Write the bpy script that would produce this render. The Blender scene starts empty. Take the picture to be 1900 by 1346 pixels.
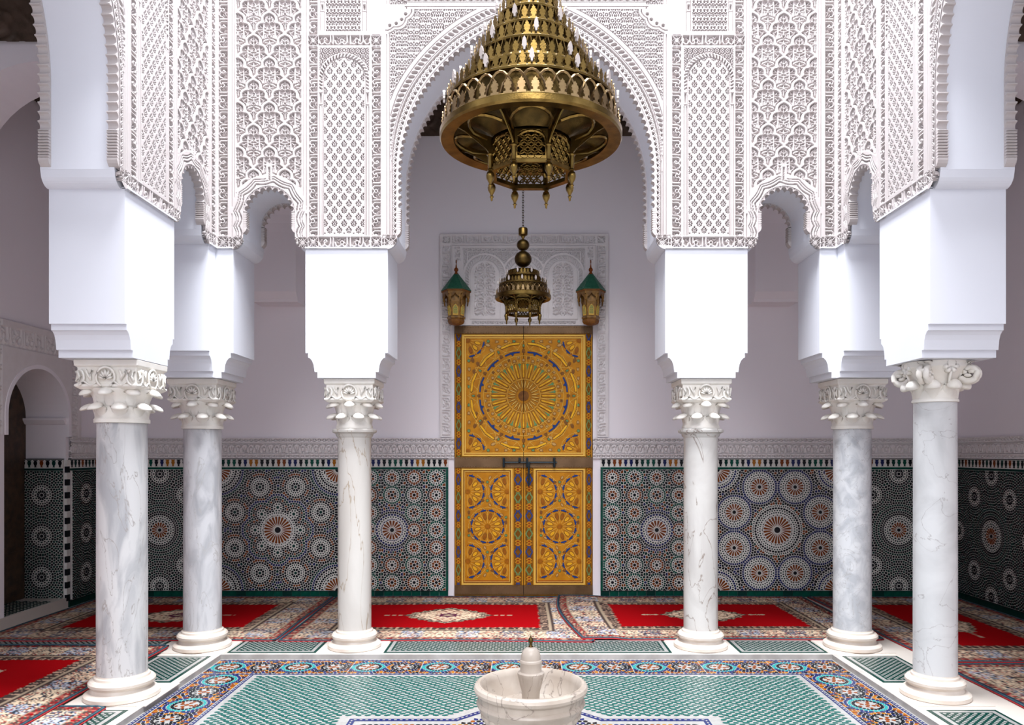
import bpy, bmesh, math, random
import numpy as np
from mathutils import Matrix, Vector
random.seed(7); np.random.seed(7)
PI = math.pi
SC = bpy.context.scene
COL = SC.collection

# ------------------------------------------------------------------ camera
F_PX, EYE = 1400.0, 1.6            # focal length in pixels of the 1900 frame, eye height
cam_d = bpy.data.cameras.new('camera'); cam = bpy.data.objects.new('camera', cam_d); COL.objects.link(cam)
cam_d.sensor_width = 36.0; cam_d.lens = 36.0 * F_PX / 1900.0
cam_d.shift_x = -21 / 1900.0; cam_d.shift_y = 167 / 1900.0
cam.location = (0, 0, EYE); cam.rotation_euler = (PI / 2, 0, 0)
cam_d.clip_start = 0.05
SC.camera = cam
# ------------------------------------------------------------------ world, skylight, exposure
world = bpy.data.worlds.new('world'); SC.world = world; world.use_nodes = True
bgn = world.node_tree.nodes['Background']
bgn.inputs[0].default_value = (0.84, 0.88, 1.0, 1); bgn.inputs[1].default_value = 0.6
def area_light(name, loc, size, energy, color, rot=(0, 0, 0), size_y=None):
    d = bpy.data.lights.new(name, 'AREA'); d.energy = energy; d.color = color
    d.shape = 'RECTANGLE'; d.size = size; d.size_y = size_y or size
    o = bpy.data.objects.new(name, d); COL.objects.link(o); o.location = loc; o.rotation_euler = rot
    return o
area_light('skylight', (0.03, 3.53, 14.0), 4.6, 4300, (0.93, 0.96, 1.0))
sun_d = bpy.data.lights.new('sun', 'SUN'); sun_d.energy = 1.42; sun_d.angle = math.radians(32); sun_d.color = (0.97, 0.97, 1.0)
sun = bpy.data.objects.new('sun', sun_d); COL.objects.link(sun); sun.rotation_euler = (math.radians(90 - 38), 0, 0); sun.location = (0, -3, 12)
SC.view_settings.view_transform = 'Standard'; SC.view_settings.look = 'None'
SC.view_settings.exposure = 0.61; SC.view_settings.gamma = 1.0; SC.view_settings.use_curve_mapping = False
SC.cycles.max_bounces = 7; SC.cycles.diffuse_bounces = 5; SC.cycles.glossy_bounces = 3
SC.cycles.caustics_reflective = False; SC.cycles.caustics_refractive = False

# ------------------------------------------------------------------ helpers
MATS = {}
def mat(name, col, rough=0.5, metal=0.0, col2=None, nscale=6.0, ndetail=4.0, bump=0.0, bscale=40.0, spec=0.5, contrast=(0.35, 0.65)):
    m = bpy.data.materials.new(name); m.use_nodes = True
    nt = m.node_tree; b = nt.nodes['Principled BSDF']
    b.inputs['Roughness'].default_value = rough; b.inputs['Metallic'].default_value = metal
    b.inputs['Specular IOR Level'].default_value = spec
    b.inputs['Base Color'].default_value = (*col, 1)
    tc = nt.nodes.new('ShaderNodeTexCoord')
    if col2 is not None:
        n = nt.nodes.new('ShaderNodeTexNoise'); n.inputs['Scale'].default_value = nscale; n.inputs['Detail'].default_value = ndetail
        nt.links.new(tc.outputs['Object'], n.inputs['Vector'])
        r = nt.nodes.new('ShaderNodeValToRGB')
        r.color_ramp.elements[0].position = contrast[0]; r.color_ramp.elements[1].position = contrast[1]
        r.color_ramp.elements[0].color = (*col, 1); r.color_ramp.elements[1].color = (*col2, 1)
        nt.links.new(n.outputs['Fac'], r.inputs[0]); nt.links.new(r.outputs[0], b.inputs['Base Color'])
    if bump > 0:
        n2 = nt.nodes.new('ShaderNodeTexNoise'); n2.inputs['Scale'].default_value = bscale; n2.inputs['Detail'].default_value = 3
        nt.links.new(tc.outputs['Object'], n2.inputs['Vector'])
        bp = nt.nodes.new('ShaderNodeBump'); bp.inputs['Strength'].default_value = bump; bp.inputs['Distance'].default_value = 0.004
        nt.links.new(n2.outputs['Fac'], bp.inputs['Height']); nt.links.new(bp.outputs[0], b.inputs['Normal'])
    MATS[name] = m
    return m
def marble(name, base, grey, warm, scale, stretch, rot, vein=0.05, seed=0.0):
    m = bpy.data.materials.new(name); m.use_nodes = True
    nt = m.node_tree; b = nt.nodes['Principled BSDF']; b.inputs['Roughness'].default_value = 0.32
    tc = nt.nodes.new('ShaderNodeTexCoord'); mp = nt.nodes.new('ShaderNodeMapping')
    mp.inputs['Rotation'].default_value = rot; mp.inputs['Scale'].default_value = stretch; mp.inputs['Location'].default_value = (seed, seed * 1.7, seed * 0.6)
    nt.links.new(tc.outputs['Object'], mp.inputs['Vector'])
    n1 = nt.nodes.new('ShaderNodeTexNoise'); n1.inputs['Scale'].default_value = scale; n1.inputs['Detail'].default_value = 6; n1.inputs['Distortion'].default_value = 0.9
    nt.links.new(mp.outputs[0], n1.inputs['Vector'])
    r1 = nt.nodes.new('ShaderNodeValToRGB'); e = r1.color_ramp.elements
    e[0].position = 0.36; e[0].color = (*grey, 1); e[1].position = 0.56; e[1].color = (*base, 1)
    nt.links.new(n1.outputs['Fac'], r1.inputs[0])
    n2 = nt.nodes.new('ShaderNodeTexNoise'); n2.inputs['Scale'].default_value = scale * 0.8; n2.inputs['Detail'].default_value = 5; n2.inputs['Distortion'].default_value = 1.6
    mp2 = nt.nodes.new('ShaderNodeMapping'); mp2.inputs['Location'].default_value = (3.1 + seed, 7, 1); mp2.inputs['Rotation'].default_value = rot; mp2.inputs['Scale'].default_value = stretch
    nt.links.new(tc.outputs['Object'], mp2.inputs['Vector']); nt.links.new(mp2.outputs[0], n2.inputs['Vector'])
    s = nt.nodes.new('ShaderNodeMath'); s.operation = 'SUBTRACT'; s.inputs[1].default_value = 0.5; nt.links.new(n2.outputs['Fac'], s.inputs[0])
    a = nt.nodes.new('ShaderNodeMath'); a.operation = 'ABSOLUTE'; nt.links.new(s.outputs[0], a.inputs[0])
    r2 = nt.nodes.new('ShaderNodeValToRGB'); e = r2.color_ramp.elements
    e[0].position = 0.0; e[0].color = (1, 1, 1, 1); e[1].position = vein * 0.25; e[1].color = (0, 0, 0, 1)
    nt.links.new(a.outputs[0], r2.inputs[0])
    mx = nt.nodes.new('ShaderNodeMix'); mx.data_type = 'RGBA'; mx.inputs[7].default_value = (*warm, 1)
    nt.links.new(r2.outputs[0], mx.inputs[0]); nt.links.new(r1.outputs[0], mx.inputs[6]); nt.links.new(mx.outputs[2], b.inputs['Base Color'])
    MATS[name] = m
    return m
def attr_mat(name, rough=0.9, bump=0.0, bscale=300, metal=0.0):
    m = bpy.data.materials.new(name); m.use_nodes = True
    nt = m.node_tree; b = nt.nodes['Principled BSDF']; b.inputs['Roughness'].default_value = rough; b.inputs['Metallic'].default_value = metal
    b.inputs['Specular IOR Level'].default_value = 0.02
    at = nt.nodes.new('ShaderNodeAttribute'); at.attribute_name = 'weave'
    tc = nt.nodes.new('ShaderNodeTexCoord'); n = nt.nodes.new('ShaderNodeTexNoise'); n.inputs['Scale'].default_value = bscale; n.inputs['Detail'].default_value = 2
    nt.links.new(tc.outputs['Object'], n.inputs['Vector'])
    hs = nt.nodes.new('ShaderNodeHueSaturation')
    mr = nt.nodes.new('ShaderNodeMapRange'); mr.inputs[3].default_value = 0.75; mr.inputs[4].default_value = 1.25
    nt.links.new(n.outputs['Fac'], mr.inputs[0]); nt.links.new(mr.outputs[0], hs.inputs['Value']); nt.links.new(at.outputs['Color'], hs.inputs['Color'])
    nt.links.new(hs.outputs[0], b.inputs['Base Color'])
    if bump:
        bp = nt.nodes.new('ShaderNodeBump'); bp.inputs['Strength'].default_value = bump; bp.inputs['Distance'].default_value = 0.003
        nt.links.new(n.outputs['Fac'], bp.inputs['Height']); nt.links.new(bp.outputs[0], b.inputs['Normal'])
    MATS[name] = m
    return m

def mesh(name, V, F, m, smooth=False, mats=None, mi=None):
    me = bpy.data.meshes.new(name)
    me.from_pydata([tuple(v) for v in V], [], [tuple(f) for f in F])
    if mats:
        for x in mats: me.materials.append(MATS[x])
        if mi is not None: me.polygons.foreach_set('material_index', np.asarray(mi, dtype=np.int32))
    elif m: me.materials.append(MATS[m])
    if smooth: me.polygons.foreach_set('use_smooth', np.ones(len(me.polygons), dtype=bool))
    me.update()
    return me
def link(name, me, parent=None, loc=(0, 0, 0), rot=(0, 0, 0), scale=(1, 1, 1), mat4=None):
    o = bpy.data.objects.new(name, me); COL.objects.link(o)
    if parent is not None: o.parent = parent
    if mat4 is not None: o.matrix_local = mat4
    else:
        o.location = loc; o.rotation_euler = rot; o.scale = scale
    return o
def empty(name, loc=(0, 0, 0), rot=(0, 0, 0), parent=None):
    return link(name, None, parent, loc, rot)
def tag(o, label=None, cat=None, group=None, kind=None):
    if label: o['label'] = label
    if cat: o['category'] = cat
    if group: o['group'] = group
    if kind: o['kind'] = kind
    return o
def thing(name, label, cat, loc=(0, 0, 0), rot=(0, 0, 0), group=None):
    return tag(empty(name, loc, rot), label, cat, group)

class MB:
    """collects simple solids into one mesh"""
    def __init__(s): s.V = []; s.F = []; s.M = []
    def add(s, V, F, mi=0):
        n = len(s.V); s.V.extend(V); s.F.extend([[i + n for i in f] for f in F]); s.M.extend([mi] * len(F)); return s
    def box(s, x0, x1, y0, y1, z0, z1, mi=0):
        V = [(x0,y0,z0),(x1,y0,z0),(x1,y1,z0),(x0,y1,z0),(x0,y0,z1),(x1,y0,z1),(x1,y1,z1),(x0,y1,z1)]
        return s.add(V, [(0,3,2,1),(4,5,6,7),(0,1,5,4),(1,2,6,5),(2,3,7,6),(3,0,4,7)], mi)
    def prism(s, poly, fn, d0, d1, mi=0, cap0=True):
        """poly: ccw 2d outline, fn(u,v,d)->xyz; extruded from depth d0 to d1"""
        n = len(poly)
        V = [fn(u, v, d0) for u, v in poly] + [fn(u, v, d1) for u, v in poly]
        F = [[i, (i + 1) % n, n + (i + 1) % n, n + i] for i in range(n)] + [list(range(n, 2 * n))]
        if cap0: F.append(list(range(n))[::-1])
        return s.add(V, F, mi)
    def lathe(s, prof, n=24, cx=0, cy=0, mi=0, a0=0, a1=2 * PI, sx=1.0):
        full = abs(a1 - a0 - 2 * PI) < 1e-6
        k = n if full else n + 1
        V = []
        for r, z in prof:
            for i in range(k):
                t = a0 + (a1 - a0) * i / n
                V.append((cx + r * math.cos(t), cy + r * math.sin(t) * sx, z))
        F = []
        for j in range(len(prof) - 1):
            for i in range(n):
                i2 = (i + 1) % k
                F.append((j * k + i, j * k + i2, (j + 1) * k + i2, (j + 1) * k + i))
        return s.add(V, F, mi)
    def tube(s, pts, r, n=6, mi=0, closed=False):
        P = [Vector(p) for p in pts]; m = len(P); V = []; rr = r if isinstance(r, (list, tuple)) else [r] * m
        for i in range(m):
            t = (P[(i + 1) % m] - P[i - 1]) if closed else (P[min(i + 1, m - 1)] - P[max(i - 1, 0)])
            t.normalize()
            up = Vector((0, 0, 1)) if abs(t.z) < 0.9 else Vector((1, 0, 0))
            x = t.cross(up).normalized(); y = x.cross(t)
            for j in range(n):
                a = 2 * PI * j / n
                V.append(tuple(P[i] + (x * math.cos(a) + y * math.sin(a)) * rr[i]))
        F = []
        for i in range(m if closed else m - 1):
            for j in range(n):
                i2 = (i + 1) % m
                F.append((i * n + j, i * n + (j + 1) % n, i2 * n + (j + 1) % n, i2 * n + j))
        if not closed:
            F.append(tuple(range(n))[::-1]); F.append(tuple((m - 1) * n + j for j in range(n)))
        return s.add(V, F, mi)
    def mesh(s, name, m=None, smooth=False, mats=None): return mesh(name, s.V, s.F, m, smooth, mats, s.M if mats else None)
    def build(s, name, m=None, parent=None, loc=(0, 0, 0), rot=(0, 0, 0), smooth=False, mats=None, scale=(1, 1, 1)):
        return link(name, s.mesh(name, m, smooth, mats), parent, loc, rot, scale)
def weighted(o, w=0.006, seg=2):
    b = o.modifiers.new('bevel', 'BEVEL'); b.width = w; b.segments = seg; b.limit_method = 'ANGLE'; b.angle_limit = 0.6
    return o
def autosmooth(me, ang=0.6):
    me.polygons.foreach_set('use_smooth', np.ones(len(me.polygons), dtype=bool))
    me.update()
    try: me.set_sharp_from_angle(angle=ang)
    except Exception: pass

def hfield(name, u0, u1, v0, v1, step, fn, depth, mp, m, mask=None):
    """carved relief as real geometry.  fn(U,V)->height 0..1 (1 = face, 0 = ground), mp(U,V,H)->(X,Y,Z)"""
    nu = max(2, int(round((u1 - u0) / step))); nv = max(2, int(round((v1 - v0) / step)))
    U, V = np.meshgrid(np.linspace(u0, u1, nu + 1), np.linspace(v0, v1, nv + 1))
    H = np.clip(fn(U, V), 0, 1)
    X, Y, Z = mp(U, V, (1 - H) * depth)
    co = np.stack([X, Y, Z], -1).reshape(-1, 3)
    idx = np.arange((nu + 1) * (nv + 1)).reshape(nv + 1, nu + 1)
    q = np.stack([idx[:-1, :-1], idx[:-1, 1:], idx[1:, 1:], idx[1:, :-1]], -1).reshape(-1, 4)
    if mask is not None:
        uc = (U[:-1, :-1] + U[1:, 1:]) / 2; vc = (V[:-1, :-1] + V[1:, 1:]) / 2
        q = q[mask(uc, vc).reshape(-1)]
        used = np.unique(q); rm = np.zeros(len(co), dtype=np.int64); rm[used] = np.arange(len(used)); co = co[used]; q = rm[q]
    return qmesh(name, co, q, m)
def qmesh(name, co, q, m):
    me = bpy.data.meshes.new(name)
    me.vertices.add(len(co)); me.vertices.foreach_set('co', np.ascontiguousarray(co, dtype=np.float32).reshape(-1))
    me.loops.add(len(q) * 4); me.loops.foreach_set('vertex_index', np.ascontiguousarray(q, dtype=np.int32).reshape(-1))
    me.polygons.add(len(q)); me.polygons.foreach_set('loop_start', np.arange(0, len(q) * 4, 4, dtype=np.int32))
    me.update(calc_edges=True)
    if m: me.materials.append(MATS[m])
    return me

# ------------------------------------------------------------------ materials
mat('plaster_dimmed', (0.70, 0.712, 0.77), 0.55, bump=0.05, bscale=25, spec=0.3)  # court copy of the plaster, darkened to offset its strong light
mat('plaster_aisle_lifted', (0.86, 0.815, 0.855), 0.6, bump=0.06, bscale=18, spec=0.3)  # same plaster lightened against the dim aisle, mauve bounce tint put in
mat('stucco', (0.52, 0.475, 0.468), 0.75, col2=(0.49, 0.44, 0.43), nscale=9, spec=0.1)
mat('stucco_aisle_lifted', (0.76, 0.72, 0.725), 0.75, col2=(0.72, 0.675, 0.675), nscale=9, spec=0.1)  # court stucco in a paler copy, lifted against the dim aisle
mat('wood_dark', (0.030, 0.017, 0.010), 0.55, col2=(0.075, 0.042, 0.022), nscale=14, bump=0.4, bscale=60)
mat('wood_ceiling', (0.055, 0.034, 0.022), 0.6, col2=(0.11, 0.07, 0.05), nscale=9, bump=0.5, bscale=50)
mat('marble_cream', (0.52, 0.44, 0.375), 0.35, col2=(0.60, 0.54, 0.48), nscale=7, bump=0.05)
mat('marble_cap', (0.72, 0.675, 0.61), 0.45, col2=(0.76, 0.73, 0.68), nscale=10, bump=0.1)
mat('marble_floor', (0.58, 0.52, 0.46), 0.3, col2=(0.53, 0.48, 0.435), nscale=3)
mat('marble_kerb', (0.30, 0.28, 0.26), 0.35, col2=(0.42, 0.395, 0.37), nscale=7)
marble('shaft_diag', (0.54, 0.53, 0.53), (0.34, 0.34, 0.355), (0.30, 0.275, 0.26), 8.5, (1, 1, 0.30), (0.62, 0.75, 0.2), 0.05, 0.3)
marble('shaft_diag_b', (0.54, 0.535, 0.55), (0.36, 0.36, 0.38), (0.40, 0.385, 0.38), 8.0, (1, 1, 0.36), (0.8, 0.75, 0.1), 0.05, 5.1)
marble('shaft_grey', (0.58, 0.585, 0.60), (0.42, 0.43, 0.455), (0.36, 0.35, 0.35), 9.0, (1, 1, 0.8), (0.3, 0.4, 0), 0.035, 2.0)
marble('shaft_warm', (0.56, 0.53, 0.495), (0.48, 0.445, 0.41), (0.32, 0.25, 0.18), 2.2, (1, 1, 0.32), (0.25, 0.2, 0), 0.03, 4.0)
marble('shaft_vein', (0.56, 0.54, 0.515), (0.46, 0.435, 0.415), (0.22, 0.17, 0.14), 3.0, (1, 1, 0.5), (0.3, 0.45, 0), 0.035, 6.0)
marble('shaft_clear', (0.55, 0.55, 0.555), (0.43, 0.43, 0.435), (0.33, 0.31, 0.31), 2.6, (1, 1, 0.9), (0.8, 0.35, 0), 0.025, 8.3)
marble('basin_marble', (0.50, 0.435, 0.37), (0.40, 0.335, 0.275), (0.22, 0.18, 0.15), 4.5, (1, 1, 0.45), (0, 0.2, 0), 0.022, 1.0)
mat('brass', (0.24, 0.155, 0.045), 0.3, 1.0, col2=(0.13, 0.08, 0.022), nscale=14, bump=0.15, bscale=160)
mat('brass_dark', (0.13, 0.08, 0.025), 0.4, 1.0, col2=(0.06, 0.04, 0.014), nscale=18, bump=0.3, bscale=220)
mat('brass_pale', (0.36, 0.25, 0.125), 0.38, 1.0, col2=(0.21, 0.135, 0.06), nscale=16)
mat('iron', (0.012, 0.02, 0.026), 0.4, 0.6)
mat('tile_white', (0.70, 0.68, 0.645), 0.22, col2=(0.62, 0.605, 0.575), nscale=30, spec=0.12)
mat('tile_black', (0.008, 0.009, 0.012), 0.2, spec=0.12)
mat('tile_navy', (0.012, 0.018, 0.085), 0.2, spec=0.12)
mat('tile_green', (0.004, 0.075, 0.05), 0.2, col2=(0.002, 0.045, 0.032), nscale=12, spec=0.12)
mat('tile_dgreen', (0.004, 0.032, 0.026), 0.2, spec=0.12)
mat('tile_teal', (0.02, 0.22, 0.22), 0.2, spec=0.12)
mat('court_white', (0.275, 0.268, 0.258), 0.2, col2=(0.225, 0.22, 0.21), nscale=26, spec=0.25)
mat('tile_sea', (0.014, 0.088, 0.074), 0.2, col2=(0.008, 0.058, 0.052), nscale=40, spec=0.12)
mat('tile_rust', (0.20, 0.05, 0.008), 0.2, col2=(0.13, 0.026, 0.005), nscale=40, spec=0.12)
mat('tile_ochre', (0.30, 0.11, 0.010), 0.2, spec=0.12)
mat('wood_gold', (0.58, 0.245, 0.010), 0.45, col2=(0.44, 0.17, 0.007), nscale=11, bump=0.2, bscale=90, spec=0.15)
mat('gold_light', (0.90, 0.50, 0.025), 0.35, col2=(0.72, 0.34, 0.012), nscale=18, spec=0.15)
mat('gold_line', (0.80, 0.50, 0.10), 0.35, spec=0.15)
mat('paint_brown', (0.16, 0.058, 0.015), 0.5, col2=(0.24, 0.10, 0.02), nscale=30, spec=0.15)
mat('paint_cream', (0.55, 0.33, 0.11), 0.5, spec=0.15)
mat('paint_blue', (0.010, 0.045, 0.20), 0.45, spec=0.15)
mat('paint_green', (0.13, 0.28, 0.12), 0.5, spec=0.15)
mat('paint_red', (0.26, 0.03, 0.01), 0.5, spec=0.15)
mat('copper_rail', (0.20, 0.115, 0.055), 0.42, 0.55, col2=(0.13, 0.07, 0.03), nscale=5, bump=0.3, bscale=120)
mat('roof_green', (0.015, 0.09, 0.055), 0.35, col2=(0.03, 0.14, 0.085), nscale=60)
mat('glass_dark', (0.02, 0.028, 0.02), 0.12)
mat('glass_lamp', (0.75, 0.72, 0.68), 0.15)
mat('candle_glass', (0.46, 0.40, 0.37), 0.25)
mat('wood_amber', (0.40, 0.135, 0.006), 0.45, col2=(0.30, 0.095, 0.006), nscale=25, spec=0.15)
mat('lantern_gold', (0.30, 0.15, 0.022), 0.35, 0.3, col2=(0.13, 0.06, 0.012), nscale=22, bump=0.3, bscale=110)
attr_mat('carpet_wool', 0.95, 0.6, 260)
attr_mat('door_paint', 0.5, 0.2, 120)
# ------------------------------------------------------------------ carved pattern library (heights, not colours)
class Motif:
    def __init__(s, w, h, strokes, q=5, wrapu=True, wrapv=True):
        s.w, s.h = w, h; s.nu, s.nv = int(round(w * q)), int(round(h * q))
        u = (np.arange(s.nu) + 0.5) / s.nu * w; v = (np.arange(s.nv) + 0.5) / s.nv * h
        U, V = np.meshgrid(u, v); A = np.zeros_like(U)
        for pts, hw, ht in strokes:
            for du in ((-w, 0, w) if wrapu else (0,)):
                for dv in ((-h, 0, h) if wrapv else (0,)):
                    P = [(x + du, y + dv) for x, y in pts]
                    xs = [p[0] for p in P]; ys = [p[1] for p in P]
                    if max(xs) < -4 or min(xs) > w + 4 or max(ys) < -4 or min(ys) > h + 4: continue
                    D = np.full_like(U, 1e9)
                    if len(P) == 1: D = np.hypot(U - P[0][0], V - P[0][1])
                    for (x0, y0), (x1, y1) in zip(P[:-1], P[1:]):
                        dx, dy = x1 - x0, y1 - y0; L = dx * dx + dy * dy + 1e-9
                        t = np.clip(((U - x0) * dx + (V - y0) * dy) / L, 0, 1)
                        D = np.minimum(D, np.hypot(U - x0 - t * dx, V - y0 - t * dy))
                    A = np.maximum(A, ht * np.clip((hw - D) / 0.7 + 0.5, 0, 1))
        s.A = A
    def __call__(s, u, v):
        i = (np.floor(np.mod(u, s.w) / s.w * s.nu)).astype(int) % s.nu
        j = (np.floor(np.mod(v, s.h) / s.h * s.nv)).astype(int) % s.nv
        return s.A[j, i]
def arc(cx, cy, r, a0, a1, n=8, ry=None):
    return [(cx + r * math.cos(math.radians(a0 + (a1 - a0) * i / n)), cy + (ry or r) * math.sin(math.radians(a0 + (a1 - a0) * i / n))) for i in range(n + 1)]
def mirror(st, w): return st + [([(w - x, y) for x, y in p], hw, h) for p, hw, h in st]

script = Motif(84, 18, [
    ([(3, 1.5), (3.6, 8), (3.2, 15)], 1.5, 1), ([(9, 1.5), (9, 12), (11, 15), (15, 15.5), (18, 12.5)], 1.5, 1),
    (arc(18.5, 9.5, 3.0, 0, 360), 1.2, 1), ([(20, 13), (25, 16), (30, 14.5), (31.5, 9)], 1.4, 1),
    ([(35, 1.5), (35.4, 15)], 1.5, 1), ([(40, 1.5), (40, 11), (42, 15), (47, 15.5), (51, 12), (52, 7), (49, 4.5), (46.5, 7), (49, 9.5)], 1.4, 1),
    ([(51, 13), (56, 16), (60, 14), (60.5, 10)], 1.4, 1), ([(63.5, 1.5), (64, 12), (67, 15.5), (72, 14)], 1.5, 1),
    ([(69, 1.5), (69.3, 10)], 1.4, 1), (arc(74.5, 9.5, 3.4, 120, 420), 1.3, 1), ([(77, 13), (80, 16), (84, 14)], 1.3, 1),
    ([(22, 2.5), (25, 5.5), (28, 2.5)], 1.0, .8), ([(56, 3), (57, 6), (60, 7)], 0.9, .8), ([(13, 3), (14.5, 6)], 1.0, .8),
    ([(28, 8), (25, 10)], 1.0, .8), ([(75, 2.5), (79, 4.5)], 1.0, .8), ([(80, 7), (81, 11)], 1.0, .8), ([(13, 11), (14, 8)], .8, .8),
], wrapv=False)
star_sq = Motif(20, 20, [([(1, 1), (19, 19)], .9, 1), ([(19, 1), (1, 19)], .9, 1), (arc(10, 10, 2.6, 0, 360), .9, 1), ([(10, 1), (7.4, 5), (10, 7)], .7, 1), ([(10, 1), (12.6, 5), (10, 7)], .7, 1),
    ([(10, 19), (7.4, 15), (10, 13)], .7, 1), ([(10, 19), (12.6, 15), (10, 13)], .7, 1), ([(1, 10), (5, 7.4), (7, 10)], .7, 1), ([(1, 10), (5, 12.6), (7, 10)], .7, 1),
    ([(19, 10), (15, 7.4), (13, 10)], .7, 1), ([(19, 10), (15, 12.6), (13, 10)], .7, 1), ([(0, 0), (20, 0), (20, 20), (0, 20), (0, 0)], 1.0, 1)], wrapu=False, wrapv=False)
def _flower(x, y):
    s = [([(x, y - 6.6), (x, y - 4.6)], .95, 1), ([(x, y - 1.0)], .8, 1), ([(x, y + 4.6), (x, y + 5.0)], .8, 1), ([(x - .9, y + 1.6), (x + .9, y + 1.6)], .45, 1)]
    for k in (-1, 1):
        s += [([(x + k * 2.9, y - 3.4), (x + k * 2.5, y - 2.4)], .8, 1), ([(x + k * 4.5, y - .6), (x + k * 3.6, y + .3)], .85, 1), ([(x + k * 3.3, y + 3.0), (x + k * 2.6, y + 3.7)], .75, 1)]
    return s
flowers = Motif(17.8, 24.6, _flower(4, 6) + _flower(12.9, 18.3))
spandrel_m = Motif(22, 22, mirror([
    (arc(5.5, 5.5, 2.5, 15, 75, 3), .62, 1), (arc(5.5, 5.5, 2.5, 105, 165, 3), .62, 1), (arc(5.5, 5.5, 2.5, 195, 255, 3), .62, 1), (arc(5.5, 5.5, 2.5, 285, 345, 3), .62, 1),
    ([(0, 2.5), (0, 5)], .9, 1), ([(0, 7.5), (0, 9)], .7, 1), ([(11, 1.5), (11, 2.5)], .95, 1), ([(11, 7), (11, 8.5)], .95, 1), ([(2.4, 11), (3.6, 13.6)], .65, 1), ([(8.6, 11), (7.4, 13.6)], .65, 1),
    ([(1.9, 16.5), (1.9, 19.5)], .65, 1), ([(5.5, 16), (5.5, 19)], .8, 1), ([(9, 16.5), (9, 19.5)], .65, 1), ([(0, 12.5), (0, 13.5)], .85, 1), ([(11, 12), (11, 14)], .8, 1), ([(5.5, 11)], .65, 1), ([(11, 18.5)], .8, 1), ([(0, 19)], .7, 1)], 22), q=6)
leafy = Motif(13, 16, [(P, hw * .72, h) for P, hw, h in mirror([([(3.2, 2), (3.2, 5)], 1.5, 1), ([(0.9, 7.5), (2.2, 10)], 1.1, 1), ([(5.5, 7.5), (4.2, 10)], 1.1, 1), ([(6.5, 11.5), (6.5, 14)], 1.3, 1), ([(0, 12.5), (0, 14.5)], 1.3, 1), ([(6.5, 3)], 1.2, 1), ([(3.2, 13)], 1.0, 1)], 13)], q=6)
ringx = Motif(10, 10, [(arc(5, 5, 3.5, 0, 360, 14), .85, 1), ([(2.6, 2.6), (7.4, 7.4)], .7, 1), ([(7.4, 2.6), (2.6, 7.4)], .7, 1), ([(0, 0), (1, 1)], .9, 1), ([(10, 0), (9, 1)], .9, 1), ([(0, 10), (1, 9)], .9, 1), ([(10, 10), (9, 9)], .9, 1)])
# the big lobed lozenge net with palmettes inside
SW, SH = 58.3, 83.2
def _cell(x, y):
    st = []
    R = [(0, 0), (1.6, 2.6), (5, 4.2), (9.6, 7.2), (12.4, 12), (12.8, 17.5), (11.8, 21.2), (15, 21.4), (19.6, 23.6), (22.8, 28.5), (23.2, 33.2), (22.4, 36), (25.4, 38.2), (29.15, 41.6)]
    for k in (-1, 1):
        st.append(([(x + k * p, y + q) for p, q in R], 2.55, 1.0))
        lo = [([(2.2, 8.5), (6.5, 12), (8, 18)], .9), ([(1.6, 15), (4, 11), (5.5, 18)], .8), ([(2.2, 21), (5, 19), (9.5, 21.5)], .9), ([(10.6, 22), (10.6, 51)], 1.25),
              ([(13.5, 31), (18, 26)], .8), ([(13, 34.5), (20.5, 34.5)], .85), ([(13.5, 37.5), (17, 41), (21, 40)], .85), ([(16, 30), (20, 31)], .7),
              ([(1.5, 33), (9, 36), (2, 38.5)], .9), ([(9, 30), (4.5, 32)], .9), ([(3, 43), (9, 41.5)], .9), ([(7.2, 44), (7.2, 50)], .9), ([(4.2, 45), (4.6, 49.5)], .8),
              ([(3, 53), (8.5, 55), (11, 57)], 1.0), ([(0.8, 60), (8, 58)], .9), ([(0.8, 61.5), (6.6, 64)], .85), ([(14, 46), (13, 52)], .8), ([(16, 45), (19, 42.5)], .8), ([(2.5, 67), (4.2, 63)], .7)]
        st += [([(x + k * p, y + q) for p, q in P], hw * 1.3, .74) for P, hw in lo]
    st += [([(x + p, y + q) for p, q in arc(0, 30, 3.0, 0, 360, 10, 4.2)], .8, .74), ([(x, y + 30)], 1.0, .74), ([(x, y + 5), (x, y + 24)], .9, .74), ([(x + p, y + q) for p, q in arc(0, 47, 2.8, 0, 360, 10)], .8, .74),
           ([(x, y + 38), (x, y + 43)], 1.6, .74), ([(x - 11, y + 54.5), (x - 5, y + 52.2), (x, y + 51.8), (x + 5, y + 52.2), (x + 11, y + 54.5)], .9, .66), ([(x, y + 55), (x, y + 74)], .9, .74)]
    return st
lozenge = Motif(SW, SH, _cell(0, 0) + _cell(SW / 2, SH / 2), q=4)
vines = Motif(36, 34, [(P, hw * 1.25, h) for P, hw, h in mirror(sum([[
    ([(18, 34), (18, 26), (14, 20), (8, 18), (4, 21), (5, 25.5), (9, 26), (10.5, 23)], 1.05, 1), ([(18, 20), (17, 12), (12, 8), (7, 9), (5, 13), (8, 15.5), (11, 13.5)], 1.05, 1), ([(0, 2), (3, 5), (8, 3), (10, 0)], 1.0, 1),
    ([(14, 29), (10, 31), (5, 30), (0, 33)], 1.0, 1), ([(18, 10), (15, 5), (18, 0)], 1.05, 1), ([(12, 3), (14, 1)], .9, 1), ([(1, 8), (2.5, 12), (1, 16)], 1.0, 1), ([(13, 16), (16, 14)], 1.0, 1), ([(0, 26), (2, 28)], 1, 1), ([(14, 23.5), (12.5, 27)], .9, 1)]], []), 36)])
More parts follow.
